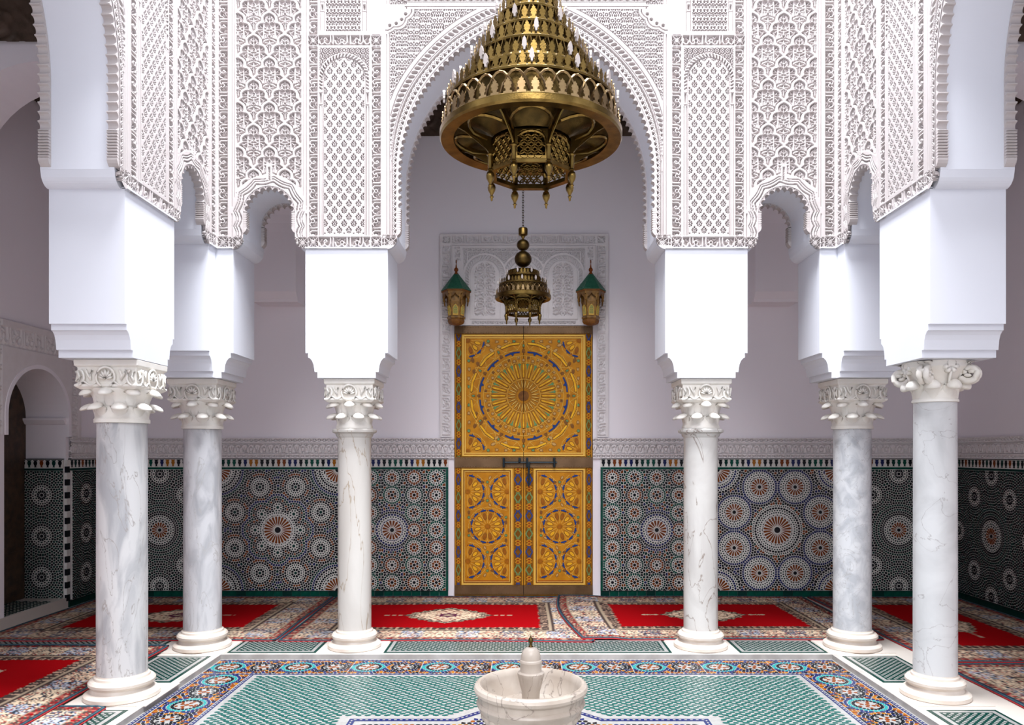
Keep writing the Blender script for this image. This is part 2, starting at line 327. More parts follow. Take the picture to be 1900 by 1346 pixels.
bandpat = Motif(24, 24, [(P, hw * .58, h) for P, hw, h in mirror([(arc(12, 24, 10, 180, 270, 8, 21), .85, 1), (arc(0, 24, 10, 270, 360, 8, 21), .85, 1), ([(12, 9), (12, 16)], .9, 1), ([(8, 20), (8, 12), (11, 19)], .85, 1), ([(3.5, 22), (3.5, 14)], .85, 1), ([(0, 20), (3, 17)], .8, 1),
    ([(0, 8), (2, 11)], .9, 1), ([(6, 23.4), (12, 22)], .8, 1), ([(0, 0.6), (12, 0.6)], .9, 1), ([(0, 23.6), (12, 23.6)], .8, 1), ([(6, 3), (7, 6)], .9, 1)], 24)], wrapv=False)
braid = Motif(9, 6, [([(1, 4.8), (3.6, 3.4), (5.4, 2.6), (8, 1.2)], .6, 1), ([(1, 1.2), (2.6, 2.0)], .6, 1), ([(6.4, 4.0), (8, 4.8)], .6, 1)])

def grooves(H, d, lines, w=0.7, ht=0.45):
    for L in lines: H = np.where(np.abs(d - L) < w, ht, H)
    return H
def inside_frame(H, u, v, u0, u1, v0, v1, b):
    e = np.minimum(np.minimum(u - u0, u1 - u), np.minimum(v - v0, v1 - v))
    return np.where(e < b, 1.0, H)

# ------------------------------------------------------------------ the arcade: one half designed once, used on three sides of the court
K = 5.95 / F_PX                      # metres per design unit (a photo pixel on the back arcade's face)
X0, YF = 0.025, 5.95                 # axis and face of the back arcade
AC = 575                             # inner corner, in design units from the axis
XL, XR = X0 - AC * K, X0 + AC * K    # inner faces of the side arcades
YC = YF - AC * K                     # centre line of the court
CX = X0
ZI = 3.215                           # impost level
ZB = 2.19                            # underside of the white pier blocks
TH = 0.48                            # arcade thickness
ZTOP = 7.0
def zz(v): return EYE + (840 - v) * K
A_BIG, R_BIG, D_BIG, V_BIG = 240, 298, 58, 322
A_SM, R_SM, V_SM = 478, 48, 393
def cav(t): return 1 - math.sqrt(max(0, 1 - t * t))
def big_open(v):
    """half width of the large opening at row v"""
    v = np.asarray(v, dtype=float)
    r = np.sqrt(np.clip(R_BIG ** 2 - (V_BIG - v) ** 2, 0, None)) - D_BIG
    r = np.where(v > V_BIG, A_BIG, r)
    t = np.clip((v - 440) / 22, 0, 1)
    return np.where(v > 440, A_BIG + 18 * (1 - np.sqrt(1 - t * t)), r)
def small_open(v):
    v = np.asarray(v, dtype=float)
    r = np.sqrt(np.clip(R_SM ** 2 - (V_SM - v) ** 2, 0, None))
    r = np.where(v > V_SM, R_SM, r)
    t = np.clip((v - 440) / 22, 0, 1)
    return np.where(v > 440, R_SM + 19 * (1 - np.sqrt(1 - t * t)), r)
def mp_arc(U, V, D): return -U * K, D, EYE + (840 - V) * K
STEP = 0.85
VT = -75
def f_script_v(u0, u1):
    w = u1 - u0
    def fn(U, V):
        H = script(V, (U - u0 - 1.2) / (w - 2.4) * 18)
        return inside_frame(H, U, V, u0, u1, VT, 438, 1.3)
    return fn
def f_script_h(v0, v1):
    def fn(U, V):
        H = script(U + 12, (V - v0 - 1.5) / (v1 - v0 - 3) * 18)
        return inside_frame(H, U, V, -999, 999, v0, v1, 1.6)
    return fn
def f_square(u0, u1, v0, v1):
    return lambda U, V: star_sq((U - u0) / (u1 - u0) * 19.99, (V - v0) / (v1 - v0) * 19.99)
def f_frame(axis_lines):
    return lambda U, V: grooves(np.ones_like(U), U, axis_lines)
def f_lozenge(U, V):
    H = lozenge(U - A_SM + SW / 2 * 1.0, V + 22)
    H = np.where((U < 418) | (U > 539), 1.0, H); H = grooves(H, U, (414.5, 409, 542.5, 547), .6, .3)
    dv = V - V_SM; du = np.abs(U - A_SM)
    r = np.where(dv < 0, np.hypot(du, dv), du); th = np.arctan2(-dv, U - A_SM)
    per = np.where(dv < 0, np.abs(np.sin(th * 11 / 2 + (PI / 2 if 0 else 0))), np.abs(np.sin((dv) / 13.7 * PI / 1 * .5 + 0)))
    w = 4.6 * (per - 0.55)
    Hr = np.ones_like(U)
    rr = r + w
    Hr = np.where((rr > 52.2) & (rr < 54.4), 0.15, Hr); Hr = np.where((rr > 58.3) & (rr < 59.7), 0.35, Hr); Hr = np.where((rr > 62.5) & (rr < 63.6), 0.45, Hr)
    ring = (r < 66) & (V < 440)
    H = np.where(ring, Hr, H)
    H = np.where((r >= 66) & (r < 69.5) & (dv < 4), 1.0, H)
    post = (np.abs(U - A_SM) < 5.5) & (V > 304) & (V < 334)
    H = np.where(post, np.where((np.abs(U - A_SM) < 1.6) & (V > 310), 0.35 + .3 * (np.mod(V, 4) < 1.3), 1.0), H)
    H = np.where(V >= 440, star_sq(np.mod(U - 406, 19.99), (V - 440) / 22 * 19.9), H)
    return H
def f_niche(U, V):
    a0, a1 = 290, 386; c = 338.5
    H = np.ones_like(U); dv = V - 146; r = np.where(dv < 0, np.hypot(U - c, dv), np.abs(U - c))
    H = np.where((V > 89) & (r > 47.5) & (dv < 22) & (U > a0 + 2) & (U < a1 - 2), ringx(U - c, V - 89), H)
    th = np.arctan2(dv, U - c)
    s = np.where(dv < 0, th * 43, V * np.sign(U - c))
    gad = (r > 40.5) & (r < 46) & (V < 168)
    H = np.where(gad, np.where(np.mod(s + (r - 40) * .55, 6.2) < 3.2, 1.0, 0.1), H)
    H = np.where((r > 46) & (r < 47.3) & (V < 168), 1.0, H)
    H = np.where((np.abs(r - 39.6) < .7), .45, H)
    col = (r > 40.5) & (r < 46.5) & (V > 172)
    H = np.where(col & (V < 192) & (np.abs(r - 43.5) < 1.8), .2, H); H = np.where(col & ((np.abs(V - 195) < .8) | (np.abs(V - 172.5) < .7)), .3, H)
    H = np.where(col & (V > 197) & ((np.abs(r - 41.5) < .6) | (np.abs(r - 46) < .6)), .4, H)
    H = np.where((np.hypot(U - c, V - 93.5) < 5), np.where(np.abs(np.hypot(U - c, V - 93.5) - 3) < .9, .2, 1), H)
    inn = (r < 37.5) & (V < 434)
    H = np.where(inn, 1 - flowers(U - c + 4, V - 114), H)
    H = np.where((r > 37.5) & (r < 38.3), .55, H)
    return H
def f_upper(U, V):
    H = np.ones_like(U)
    H = np.where((U > 308) & (U < 372) & (V < 58), 1 - leafy(U - 340, V), H)
    for c in (301, 379):
        H = np.where((np.abs(np.abs(U - c) - 4) < .6) & (V < 58), .3, H); H = np.where((np.abs(U - c) < 2) & (V > 8) & (V < 18), .2, H)
        H = np.where((np.abs(U - c) < 4) & ((np.abs(V - 22) < .7) | (np.abs(V - 4) < .7)), .3, H)
    return H
def f_spandrel(U, V):
    H = 1 - spandrel_m(U, V + 11 * np.mod(np.floor(U / 22), 2))
    cx, cy = U + D_BIG, V_BIG - V
    r = np.where(cy > 0, np.hypot(cx, cy), cx); s = np.where(cy > 0, np.arctan2(cy, cx) * 310, -(-cy))
    lam = np.clip(cy / 150, 0, 1)                                  # the rings widen towards the crown
    q = (r - R_BIG) / (0.62 + 0.38 * lam)
    H = np.where(q < 44, 1.0, H)
    # lace ring: interlaced little arcs
    m = np.mod(s, 20.5) - 10.25
    lace = np.full_like(U, 0.0)
    for off in (-10.25, 0, 10.25):
        d = np.hypot(m - off, (q - 3) * 1.0)
        lace = np.maximum(lace, np.clip((1.3 - np.abs(d - 9.5)) / .7 + .5, 0, 1))
        lace = np.maximum(lace, np.clip((2.0 - np.hypot(m - off, q - 10)) / .7 + .5, 0, 1))
    lace = np.where(q < 3.0, 1.0, lace)
    H = np.where((q > -1) & (q < 17), lace, H)
    H = np.where(np.abs(q - 19.6) < .7, .5, H)
    g = np.mod(s * .98 + (q - 22) * .45, 9.2)
    gd = np.clip((3.1 - np.hypot(g - 4.6, (q - 27) * .62)) / .8 + .5, 0, 1)
    H = np.where((q > 21.5) & (q < 32), 1 - gd * .9, H)
    H = np.where(np.abs(q - 34) < .7, .4, H); H = np.where(np.abs(q - 42.5) < .8, .4, H)
    # frame: upright at the side, lobed corner, straight line on top
    H = np.where((U > 253) & (q > 20), 1.0, H); H = grooves(H, U, (254.5, 259.5), .6, .35)
    cor = np.hypot(np.maximum(0, 246 - U) * .0 + (260 - U), V - 8)
    th = np.arctan2(V - 8, 260 - U); lob = 44 + 4.5 * np.abs(np.sin(th * 5))
    H = np.where((cor < lob + 7) & (U < 262) & (V > 8) & (V < 84), 1.0, H)
    H = np.where((np.abs(cor - lob - 6) < .8) & (V > 8) & (U < 256), .35, H); H = np.where((np.abs(cor - lob) < 1.0) & (V > 6) & (U < 262), .25, H)
    for k in range(5):
        t = math.radians(9 + 18 * k); hx, hy = 260 - 40 * math.cos(t), 8 + 40 * math.sin(t)
        H = np.where(np.hypot(U - hx, V - hy) < 3.0, .15, H)
    H = np.where((V > 3) & (V < 17) & (U < 222), 1.0, H); H = np.where((np.abs(V - 12.5) < .7) & (U < 226), .35, H); H = np.where((np.abs(V - 5) < .6) & (U < 232), .4, H)
    H = np.where((V < 3) & (U < 240), script(U, (V + 16) / 19 * 18) * (V > -16) + 1.0 * (V <= -16), H)
    H = np.where((V < -22) & (U < 240), 1 - leafy(U, V), H)
    H = np.where((U > 262), 1.0, H)
    H = np.where((V > 436) & (U > 236), star_sq((U - 240) / 24 * 19.9, (V - 440) / 22 * 19.9), H)
    H = np.where((V > 455) | (V < VT + 2), 1.0, H)
    return H
RELIEFS = []   # (name, mesh)
def relief(name, u0, u1, v0, v1, fn, depth=0.02, mask=None, label=None, step=STEP):
    def framed(U, V):
        e = np.minimum(np.minimum(U - u0, u1 - U), np.minimum(V - v0, v1 - V)); return np.where(e < .45, 1.0, fn(U, V))
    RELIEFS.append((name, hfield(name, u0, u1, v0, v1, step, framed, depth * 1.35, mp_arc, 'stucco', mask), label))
relief('inscription_band', 552, 575, VT, 438, f_script_v(554, 573), .024)
relief('corner_square', 552, 575, 438, 462, f_square(553, 574, 439, 461))
relief('lozenge_panel', 406, 552, VT, 462, f_lozenge, .022, lambda u, v: np.abs(u - A_SM) > np.where(v > V_SM - R_SM, small_open(v), -1))
relief('inscription_band', 386, 406, 87, 438, f_script_v(387, 405), .024)
relief('niche_panel', 290, 386, 87, 438, f_niche, .024, step=.6)
relief('inscription_band', 268, 290, 87, 438, f_script_v(269.5, 288.5), .024)
relief('corner_square', 386, 406, 438, 462, f_square(386.5, 405.5, 439, 460))
relief('inscription_frieze', 290, 386, 438, 462, f_script_h(438.5, 461), .024)
relief('corner_square', 268, 290, 438, 462, f_square(269.5, 288.5, 439, 460))
relief('corner_square', 386, 406, 63, 87, f_square(386.5, 405.5, 65, 85))
relief('inscription_frieze', 290, 386, 63, 87, f_script_h(64, 86), .024)
relief('corner_square', 268, 290, 63, 87, f_square(269.5, 288.5, 65, 85))
relief('inscription_band', 386, 406, VT, 63, f_script_v(387, 405), .024)
relief('upper_panel', 268, 386, VT, 63, f_upper, .024, step=.62)
relief('spandrel_panel', 0, 268, VT, 462, f_spandrel, .024, lambda u, v: u > np.where(v > V_BIG - 292.3, big_open(v), -1), step=.62)

# arch lobes, ribbed feet
def lobe_mesh(p, name, mirror_r=0.0):
    poly = [(p / 2, 2.5), (-p / 2, 2.5)]
    n = 8
    inner = [(-p / 2, -7.2)] + [(-p / 2 * .86 + p * .86 * i / n, -7.0 + 5.2 * math.sqrt(max(0, 1 - (2 * i / n - 1) ** 2))) for i in range(n + 1)] + [(p / 2, -7.2)]
    b = MB(); b.prism(poly + inner, lambda u, v, d: (u * K, d, v * K), 0.004, 0.066)
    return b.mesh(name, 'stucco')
LOBE_BIG = lobe_mesh(13.2, 'arch_lobe'); LOBE_SM = lobe_mesh(12.3, 'arch_lobe')
def rib_mesh(v0, v1, n):
    b = MB(); L = (v1 - v0) / n
    for i in range(n):
        zc = -(v0 + L * i)
        b.prism([(2.5, zc), (-4.5, zc - L * .05), (-6.8, zc - L * .3), (-6.8, zc - L * .62), (-4.5, zc - L * .9), (2.5, zc - L)], lambda u, v, d: (u * K, d, v * K), 0.004, 0.066)
    return b.mesh('ribbed_foot', 'stucco')
def foot_mesh():
    b = MB(); b.prism([(2.5, 0), (-6.5, 0), (-6.3, -3), (-4.5, -7), (-1, -10.5), (2.5, -12)], lambda u, v, d: (u * K, d, v * K), 0.004, 0.066)
    return b.mesh('lobe_foot', 'stucco')
RIB_BIG, RIB_SM, FOOT = rib_mesh(0, 38, 9), rib_mesh(0, 27, 8), foot_mesh()
LOBES = []     # (name, mesh, a, v, angle of the inward direction, flip)
th_max = math.acos(D_BIG / R_BIG); nl = 31
for i in range(nl):
    t = th_max * (i + .5) / nl
    LOBES.append(('arch_lobe', LOBE_BIG, -D_BIG + R_BIG * math.cos(t), V_BIG - R_BIG * math.sin(t), t))
for i in range(5): LOBES.append(('arch_lobe', LOBE_BIG, A_BIG, V_BIG + 6.6 + 13.2 * i, 0.0))
for i in range(11):
    t = PI * (i + .5) / 11
    LOBES.append(('arch_lobe', LOBE_SM, A_SM + R_SM * math.cos(t), V_SM - R_SM * math.sin(t), t))
FEET = [(RIB_BIG, A_BIG, 388, 1), (FOOT, A_BIG, 426, 1), (RIB_SM, A_SM + R_SM, 394, 1), (RIB_SM, A_SM - R_SM, 394, -1), (FOOT, A_SM + R_SM, 421, 1), (FOOT, A_SM - R_SM, 421, -1)]
def place_half(root, sgn):
    """sgn=+1: the half to the left of the axis (local -x), -1: mirrored"""
    for name, me, lab in RELIEFS:
        link(name, me, root, scale=(sgn, 1, 1))
    back = Matrix.Translation((0, TH, 0)) @ Matrix.Scale(-1, 4, (0, 1, 0))
    S = Matrix.Scale(sgn, 4, (1, 0, 0))
    for name, me, a, v, t in LOBES:
        # local lobe: u along the arch, v outward; outward direction in (local x,z) for the left half is (-cos t, sin t)
        M = Matrix(((-math.sin(t), 0, -math.cos(t), -a * K), (0, 1, 0, 0), (-math.cos(t), 0, math.sin(t), zz(v)), (0, 0, 0, 1)))
        link(name, me, root, mat4=S @ M); link(name, me, root, mat4=S @ back @ M)
    for me, a, v, f in FEET:
        M = Matrix(((-f, 0, 0, -a * K), (0, 1, 0, 0), (0, 0, 1, zz(v)), (0, 0, 0, 1)))
        link(me.name.split('.')[0], me, root, mat4=S @ M); link(me.name.split('.')[0], me, root, mat4=S @ back @ M)

def core_mesh(name, amax):
    """solid wall above the imposts with the arch openings cut out; local coords, both halves"""
    A = sorted(set([0.0] + list(-D_BIG + R_BIG * np.cos(np.linspace(0, math.acos(D_BIG / R_BIG), 60))) + [A_BIG - .01] + list(A_BIG + 18 * np.linspace(0, 1, 9)) + [411.0] +
        list(A_SM + R_SM * np.cos(np.linspace(0, PI, 33))) + list(A_SM + R_SM + 19 * np.linspace(0, 1, 9)) + list(A_SM - R_SM - 19 * np.linspace(0, 1, 9)) + [amax]))
    def zl(a, side):
        e = 1e-4 * side; a = a + e
        if a < A_BIG: return zz(V_BIG - math.sqrt(max(0, R_BIG ** 2 - (a + D_BIG) ** 2)))
        if a < 258: t = (a - A_BIG) / 18; return zz(440 + 22 * math.sqrt(max(0, 1 - (1 - t) ** 2)))
        d = abs(a - A_SM)
        if d < R_SM: return zz(V_SM - math.sqrt(max(0, R_SM ** 2 - d * d)))
        if d < 67: t = (d - R_SM) / 19; return zz(440 + 22 * math.sqrt(max(0, 1 - (1 - t) ** 2)))
        return ZI
    b = MB(); y0, y1 = 0.034, TH
    for sg in (-1, 1):
        for a0, a1 in zip(A[:-1], A[1:]):
            if a1 - a0 < 1e-3: continue
            z0, z1 = zl(a0, 1), zl(a1, -1); x0, x1 = sg * a0 * K, sg * a1 * K
            V = [(x0, y0, z0), (x1, y0, z1), (x1, y0, ZTOP), (x0, y0, ZTOP), (x0, y1, z0), (x1, y1, z1), (x1, y1, ZTOP), (x0, y1, ZTOP)]
            b.add(V, [(0, 1, 2, 3), (4, 7, 6, 5), (0, 4, 5, 1), (3, 2, 6, 7)])
        # vertical jambs of the arch legs
        for a, v0, v1 in ((A_BIG, V_BIG - 6, 440), (A_SM - R_SM, V_SM - 3, 440), (A_SM + R_SM, V_SM - 3, 440)):
            x = sg * a * K; b.add([(x, y0, zz(v0)), (x, y1, zz(v0)), (x, y1, zz(v1)), (x, y0, zz(v1))], [(0, 1, 2, 3)])
        x = sg * amax * K; b.add([(x, y0, ZI), (x, y1, ZI), (x, y1, ZTOP), (x, y0, ZTOP)], [(0, 1, 2, 3)])
    return b.mesh(name, 'plaster_dimmed')
STEPS = [(0.0, 2.386), (0.021, 2.386), (0.021, 2.350), (0.036, 2.344), (0.052, 2.325), (0.064, 2.295), (0.069, 2.262), (0.072, 2.236), (0.095, 2.236), (0.095, ZB)]
def pier_block(root, a0, a1, y0=0.012, y1=TH - 0.005):
    """plain white block: stepped and coved towards the openings, flush on the court face"""
    x0, x1 = a0 * K, a1 * K
    prof = [(x0, ZI)] + [(x0 + s, z) for s, z in STEPS] + [(x1 - s, z) for s, z in reversed(STEPS)] + [(x1, ZI)]
    b = MB(); b.prism(prof, lambda u, v, d: (u, d, v), y0, y1)
    o = b.build('pier_block', 'plaster_dimmed', root)
    return o
def ledge(root, a0, a1):
    b = MB(); b.box(min(a0, a1) * K, max(a0, a1) * K, -0.006, 0.03, ZI - 0.004, ZI + 0.006)
    b.build('impost_ledge', 'plaster_dimmed', root)

core = core_mesh('wall_arcade', AC)
wb = tag(link('wall_arcade_back', core, None, (X0, YF, 0)), kind='structure', label='white carved stucco arcade wall facing the court above the far columns')
wl = tag(link('wall_arcade_left', core, None, (XL, YC, 0), (0, 0, PI / 2)), kind='structure', label='white carved arcade wall along the left side of the court')
wr = tag(link('wall_arcade_right', core, None, (XR, YC, 0), (0, 0, -PI / 2)), kind='structure', label='white carved arcade wall along the right side of the court')
place_half(wb, 1); place_half(wb, -1); place_half(wl, -1); place_half(wr, 1)
for r, sides in ((wb, (-1, 1)), (wl, (1,)), (wr, (-1,))):
    for s in sides:
        a = sorted((s * 258, s * 411)); pier_block(r, *a); ledge(r, s * 258, s * 411)
# corner piers (L-shaped in plan), belonging to the back arcade
def corner_block(s):
    b = MB(); prof = [(0, ZI)] + STEPS
    rows = []
    for off, z in prof:
        xi = -(545 * K + off); yj = -(AC - 545) * K + off; xc, yc = -AC * K - 0.012, 0.012
        xo = -(AC * K + TH) ; yo = TH - .005
        rows.append([(xi, yc, z), (xi, yo, z), (xo, yo, z), (xo, yj, z), (xc, yj, z), (xc, yc, z)])
    n = 6; V = [(x * s, y, z) for r in rows for x, y, z in r]
    F = [[j * n + i, j * n + (i + 1) % n, (j + 1) * n + (i + 1) % n, (j + 1) * n + i] for j in range(len(rows) - 1) for i in range(n)]
    F += [list(range(n)), [(len(rows) - 1) * n + i for i in range(n)][::-1]]
    b.add(V, F); b.build('corner_pier_block', 'plaster_dimmed', wb)
    c = MB(); c.box(min(-s * AC * K, -s * (AC * K + TH)), max(-s * AC * K, -s * (AC * K + TH)), 0.0, TH, ZI, ZTOP); c.build('corner_pier_upper', 'plaster_dimmed', wb)
    ledge(wb, -s * 545, -s * AC)
corner_block(1); corner_block(-1)
ledge(wl, 545, AC); ledge(wr, -545, -AC)
# plain transverse arches that tie the corner piers to the outer walls
def tie_arch(name, p0, p1, half, spring, zlow_end, thick, axis, base, zt=5.75):
    """wall running along `axis` from p0 to p1 with a round arch opening centred in it"""
    b = MB(); c = base; n = 24
    pts = [(p0, zlow_end), (c - half - .07, zlow_end), (c - half - .06, zlow_end + .03), (c - half, zlow_end + .1)] + [(c - half * math.cos(PI * i / n), spring + half * math.sin(PI * i / n)) for i in range(n + 1)] + [(c + half, zlow_end + .1), (c + half + .06, zlow_end + .03), (c + half + .07, zlow_end), (p1, zlow_end)]
    t0, t1 = thick
    fn = (lambda u, d, z: (u, d, z)) if axis == 'x' else (lambda u, d, z: (d, u, z))
    for (u0, z0), (u1, z1) in zip(pts[:-1], pts[1:]):
        V = [fn(u0, t0, z0), fn(u1, t0, z1), fn(u1, t0, zt), fn(u0, t0, zt), fn(u0, t1, z0), fn(u1, t1, z1), fn(u1, t1, zt), fn(u0, t1, zt)]
        F = [(0, 4, 5, 1)]
        if u1 - u0 > 1e-5: F += [(0, 1, 2, 3), (4, 7, 6, 5)]
        b.add(V, F)
    return tag(b.build(name, 'plaster_aisle_lifted'), kind='structure')
XWL, XWR, YW, YN = -4.70, 4.80, 8.36, -0.6      # outer walls
xo = XL - TH
tie_arch('wall_tie_left', XWL, xo, 0.80, 3.90, ZI, (YF + .02, YF + TH), 'x', (XWL + xo) / 2)
tie_arch('wall_tie_right', XR + TH, XWR, 0.80, 3.90, ZI, (YF + .02, YF + TH), 'x', (XWR + XR + TH) / 2)
yo = YF + TH
tie_arch('wall_tie_left_rear', yo, YW, 0.68, 3.95, ZI, (XL - TH, XL), 'y', (yo + YW) / 2 - .05)
tie_arch('wall_tie_right_rear', yo, YW, 0.68, 3.95, ZI, (XR, XR + TH), 'y', (yo + YW) / 2 - .05)
# ------------------------------------------------------------------ outer walls, ceiling, floors
K3 = YW / F_PX
def bx(px, D): return (px - 971) * D / F_PX
DX0, DX1, DZ = bx(843, YW), bx(1100, YW), 3.0
b = MB(); b.box(XWL - .3, DX0, YW, YW + .3, -.2, 5.75); b.box(DX1, XWR + .3, YW, YW + .3, -.2, 5.75); b.box(DX0, DX1, YW, YW + .3, DZ, 5.75)
wall_back = tag(b.build('wall_back', 'plaster_aisle_lifted'), 'rear aisle wall of plain white plaster above a tiled dado', kind='structure')
b = MB(); b.box(XWR, XWR + .3, YN, YW + .3, -.2, 5.75)
wall_right = tag(b.build('wall_right', 'plaster_aisle_lifted'), 'right aisle wall with shaded tiled dado', kind='structure')
LD0, LD1, LZS, LR = 6.83, 7.75, 1.95, 0.46     # doorway in the left wall
b = MB(); xa, xb = XWL - .47, XWL
b.box(xa, xb, YN, LD0, -.2, 5.75); b.box(xa, xb, LD1, YW + .3, -.2, 5.75)
n = 20; arcp = [((LD0 + LD1) / 2 - LR * math.cos(PI * i / n), LZS + LR * math.sin(PI * i / n)) for i in range(n + 1)]
for (u0, z0), (u1, z1) in zip(arcp[:-1], arcp[1:]):
    V = [(xb, u0, z0), (xb, u1, z1), (xb, u1, 5.75), (xb, u0, 5.75), (xa, u0, z0), (xa, u1, z1), (xa, u1, 5.75), (xa, u0, 5.75)]
    b.add(V, [(0, 1, 2, 3), (7, 6, 5, 4), (0, 4, 5, 1)])
wall_left = tag(b.build('wall_left', 'plaster_aisle_lifted'), 'left aisle wall with an arched doorway', kind='structure')
b = MB(); zc = 5.6
b.box(XWL - .5, XL - TH, YN, YW, zc, zc + .15); b.box(XR + TH, XWR, YN, YW, zc, zc + .15); b.box(XL - TH, XR + TH, YF + TH, YW, zc, zc + .15)
ceil = tag(b.build('ceiling', 'wood_ceiling'), 'dark carved wooden aisle ceiling', kind='structure')
# ceiling beams
for i in range(34):
    x = XWL + .12 + i * .28
    if x > XWR - .1: break
    bb = MB(); bb.box(x - .04, x + .04, YF + TH, YW, zc - .08, zc); bb.build('ceiling_beam', 'wood_ceiling', ceil)
# carved wooden friezes under the ceiling
def f_wood(U, V):
    s = 60.0
    r = np.hypot(np.mod(U * s, 26) - 13, np.mod(V * s, 22) - 11)
    H = np.where((r < 8) & (r > 6), 1., .5); H = np.where(r < 3, 1., H); H = np.where(np.mod(U * s + V * s, 13) < 3, np.maximum(H, .8), H)
    return H
def wood_frieze(name, u0, u1, v0, v1, mp, parent):
    return link(name, hfield(name, u0, u1, v0, v1, .012, f_wood, .02, mp, 'wood_ceiling'), parent)
wood_frieze('wooden_frieze', XWL, XWR, 5.09, zc, lambda U, V, D: (U, YW - .05 + D, V), wall_back)
wood_frieze('wooden_frieze', 3.0, YW, 4.95, zc, lambda U, V, D: (XWL + .05 - D, U, V), wall_left)
wood_frieze('wooden_frieze', 3.0, YW, 4.95, zc, lambda U, V, D: (XWR - .05 + D, U, V), wall_right)
for px0, px1, par in ((XWL, XL - TH, 'l'), (XR + TH, XWR, 'r')):
    o = wood_frieze('wooden_frieze', px0, px1, 4.83, zc, lambda U, V, D: (U, YF - .03 + D, V), wall_left if par == 'l' else wall_right)

ZF = -0.035
YB = 5.985                               # court edge below the back arcade
b = MB(); yn = YC - 2.44
b.box(XWL - .5, XL, YN, YW, -.15, 0); b.box(XR, XWR, YN, YW, -.15, 0); b.box(XL, XR, YB, YW, -.15, 0); b.box(XL, XR, YN, yn, -.15, 0)
floor = tag(b.build('floor', 'marble_floor'), 'pale marble aisle floor around the court', kind='structure')
b = MB(); b.box(XL, XR, yn, YB, -.2, ZF)
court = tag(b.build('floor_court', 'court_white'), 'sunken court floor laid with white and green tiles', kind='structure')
b = MB(); w = .032
b.box(XL - .01, XR + .01, YB - w, YB + .01, ZF - .05, .004); b.build('kerb_stone', 'marble_kerb', floor)
b = MB(); b.box(XL - .01, XL + w, yn, YB - w, ZF - .05, .004); b.build('kerb_stone', 'marble_kerb', floor)
b = MB(); b.box(XR - w, XR + .01, yn, YB - w, ZF - .05, .004); b.build('kerb_stone', 'marble_kerb', floor)

# ------------------------------------------------------------------ zellij (cut-tile mosaic) made of real tile pieces
def clip_poly(poly, px, py, nx, ny):
    out = []; n = len(poly)
    for i in range(n):
        x0, y0 = poly[i]; x1, y1 = poly[(i + 1) % n]
        d0 = (x0 - px) * nx + (y0 - py) * ny; d1 = (x1 - px) * nx + (y1 - py) * ny
        if d0 <= 0: out.append((x0, y0))
        if (d0 < 0 < d1) or (d1 < 0 < d0):
            t = d0 / (d0 - d1); out.append((x0 + t * (x1 - x0), y0 + t * (y1 - y0)))
    return out
def voronoi(P, rect, kn=14):
    P = np.asarray(P); x0, x1, y0, y1 = rect; out = []
    for i in range(len(P)):
        d = np.hypot(P[:, 0] - P[i, 0], P[:, 1] - P[i, 1]); nb = np.argpartition(d, min(kn, len(P) - 1))[:kn + 1]
        poly = [(x0, y0), (x1, y0), (x1, y1), (x0, y1)]; px, py = P[i]
        for j in nb[np.argsort(d[nb])]:
            if j == i or d[j] < 1e-9: continue
            qx, qy = P[j]; poly = clip_poly(poly, (px + qx) / 2, (py + qy) / 2, qx - px, qy - py)
            if len(poly) < 3: break
        out.append(poly)
    return out
def shrink(poly, k, g=0.0):
    cx = sum(p[0] for p in poly) / len(poly); cy = sum(p[1] for p in poly) / len(poly)
    return [(cx + (x - cx) * k, cy + (y - cy) * k) for x, y in poly]
def inset(poly, d):
    n = len(poly); A = sum(poly[i][0] * poly[(i + 1) % n][1] - poly[(i + 1) % n][0] * poly[i][1] for i in range(n)); sg = 1 if A > 0 else -1; out = []
    for i in range(n):
        p0, p1, p2 = Vector(poly[i - 1]), Vector(poly[i]), Vector(poly[(i + 1) % n]); a = (p1 - p0).normalized(); c = (p2 - p1).normalized()
        na, nc = Vector((-a.y, a.x)) * sg, Vector((-c.y, c.x)) * sg; m = na + nc
        if m.length < 1e-6: m = na
        m.normalize(); out.append(tuple(p1 + m * (d / max(.45, m.dot(na)))))
    return out
TM = ['tile_black', 'tile_navy', 'tile_green', 'tile_dgreen', 'tile_rust', 'tile_ochre', 'tile_teal', 'court_white', 'tile_sea']
def ring_layout(ros, rect, p):
    """points on rings round each rosette, each ring kept on its own rosette's ground; returns points and (rosette, ring, j)"""
    x0, x1, y0, y1 = rect; P = []; T = []
    cen = np.array([(r[0], r[1], r[2]) for r in ros])
    for k, (cx, cy, R, nf) in enumerate(ros):
        maxr = math.hypot(x1 - x0, y1 - y0); ring = 0; r = R + .55 * p
        cand = [(cx, cy, -1, 0)] if R < 1e-6 else []
        while r < maxr * .5:
            m = max(1, round(2 * PI * r / p / nf)); n = nf * m
            for j in range(n):
                t = 2 * PI * (j + (.5 if ring % 2 else 0)) / n + PI / 2
                cand.append((cx + r * math.cos(t), cy + r * math.sin(t), ring, j))
            ring += 1; r += p * .92
        for x, y, rg, j in cand:
            if not (x0 + .2 * p < x < x1 - .2 * p and y0 + .2 * p < y < y1 - .2 * p): continue
            d = np.hypot(cen[:, 0] - x, cen[:, 1] - y) - cen[:, 2]
            if np.argmin(d + (np.arange(len(cen)) != k) * 1e-6) != k: continue
            P.append((x, y)); T.append((k, rg, j))
    P = np.array(P); keep = []
    alive = np.ones(len(P), bool)
    for i in range(len(P)):
        if not alive[i]: continue
        d = np.hypot(P[:, 0] - P[i, 0], P[:, 1] - P[i, 1]); close = (d < .62 * p) & (np.arange(len(P)) > i); alive[close] = False
    idx = np.nonzero(alive)[0]
    return P[idx], [T[i] for i in idx]
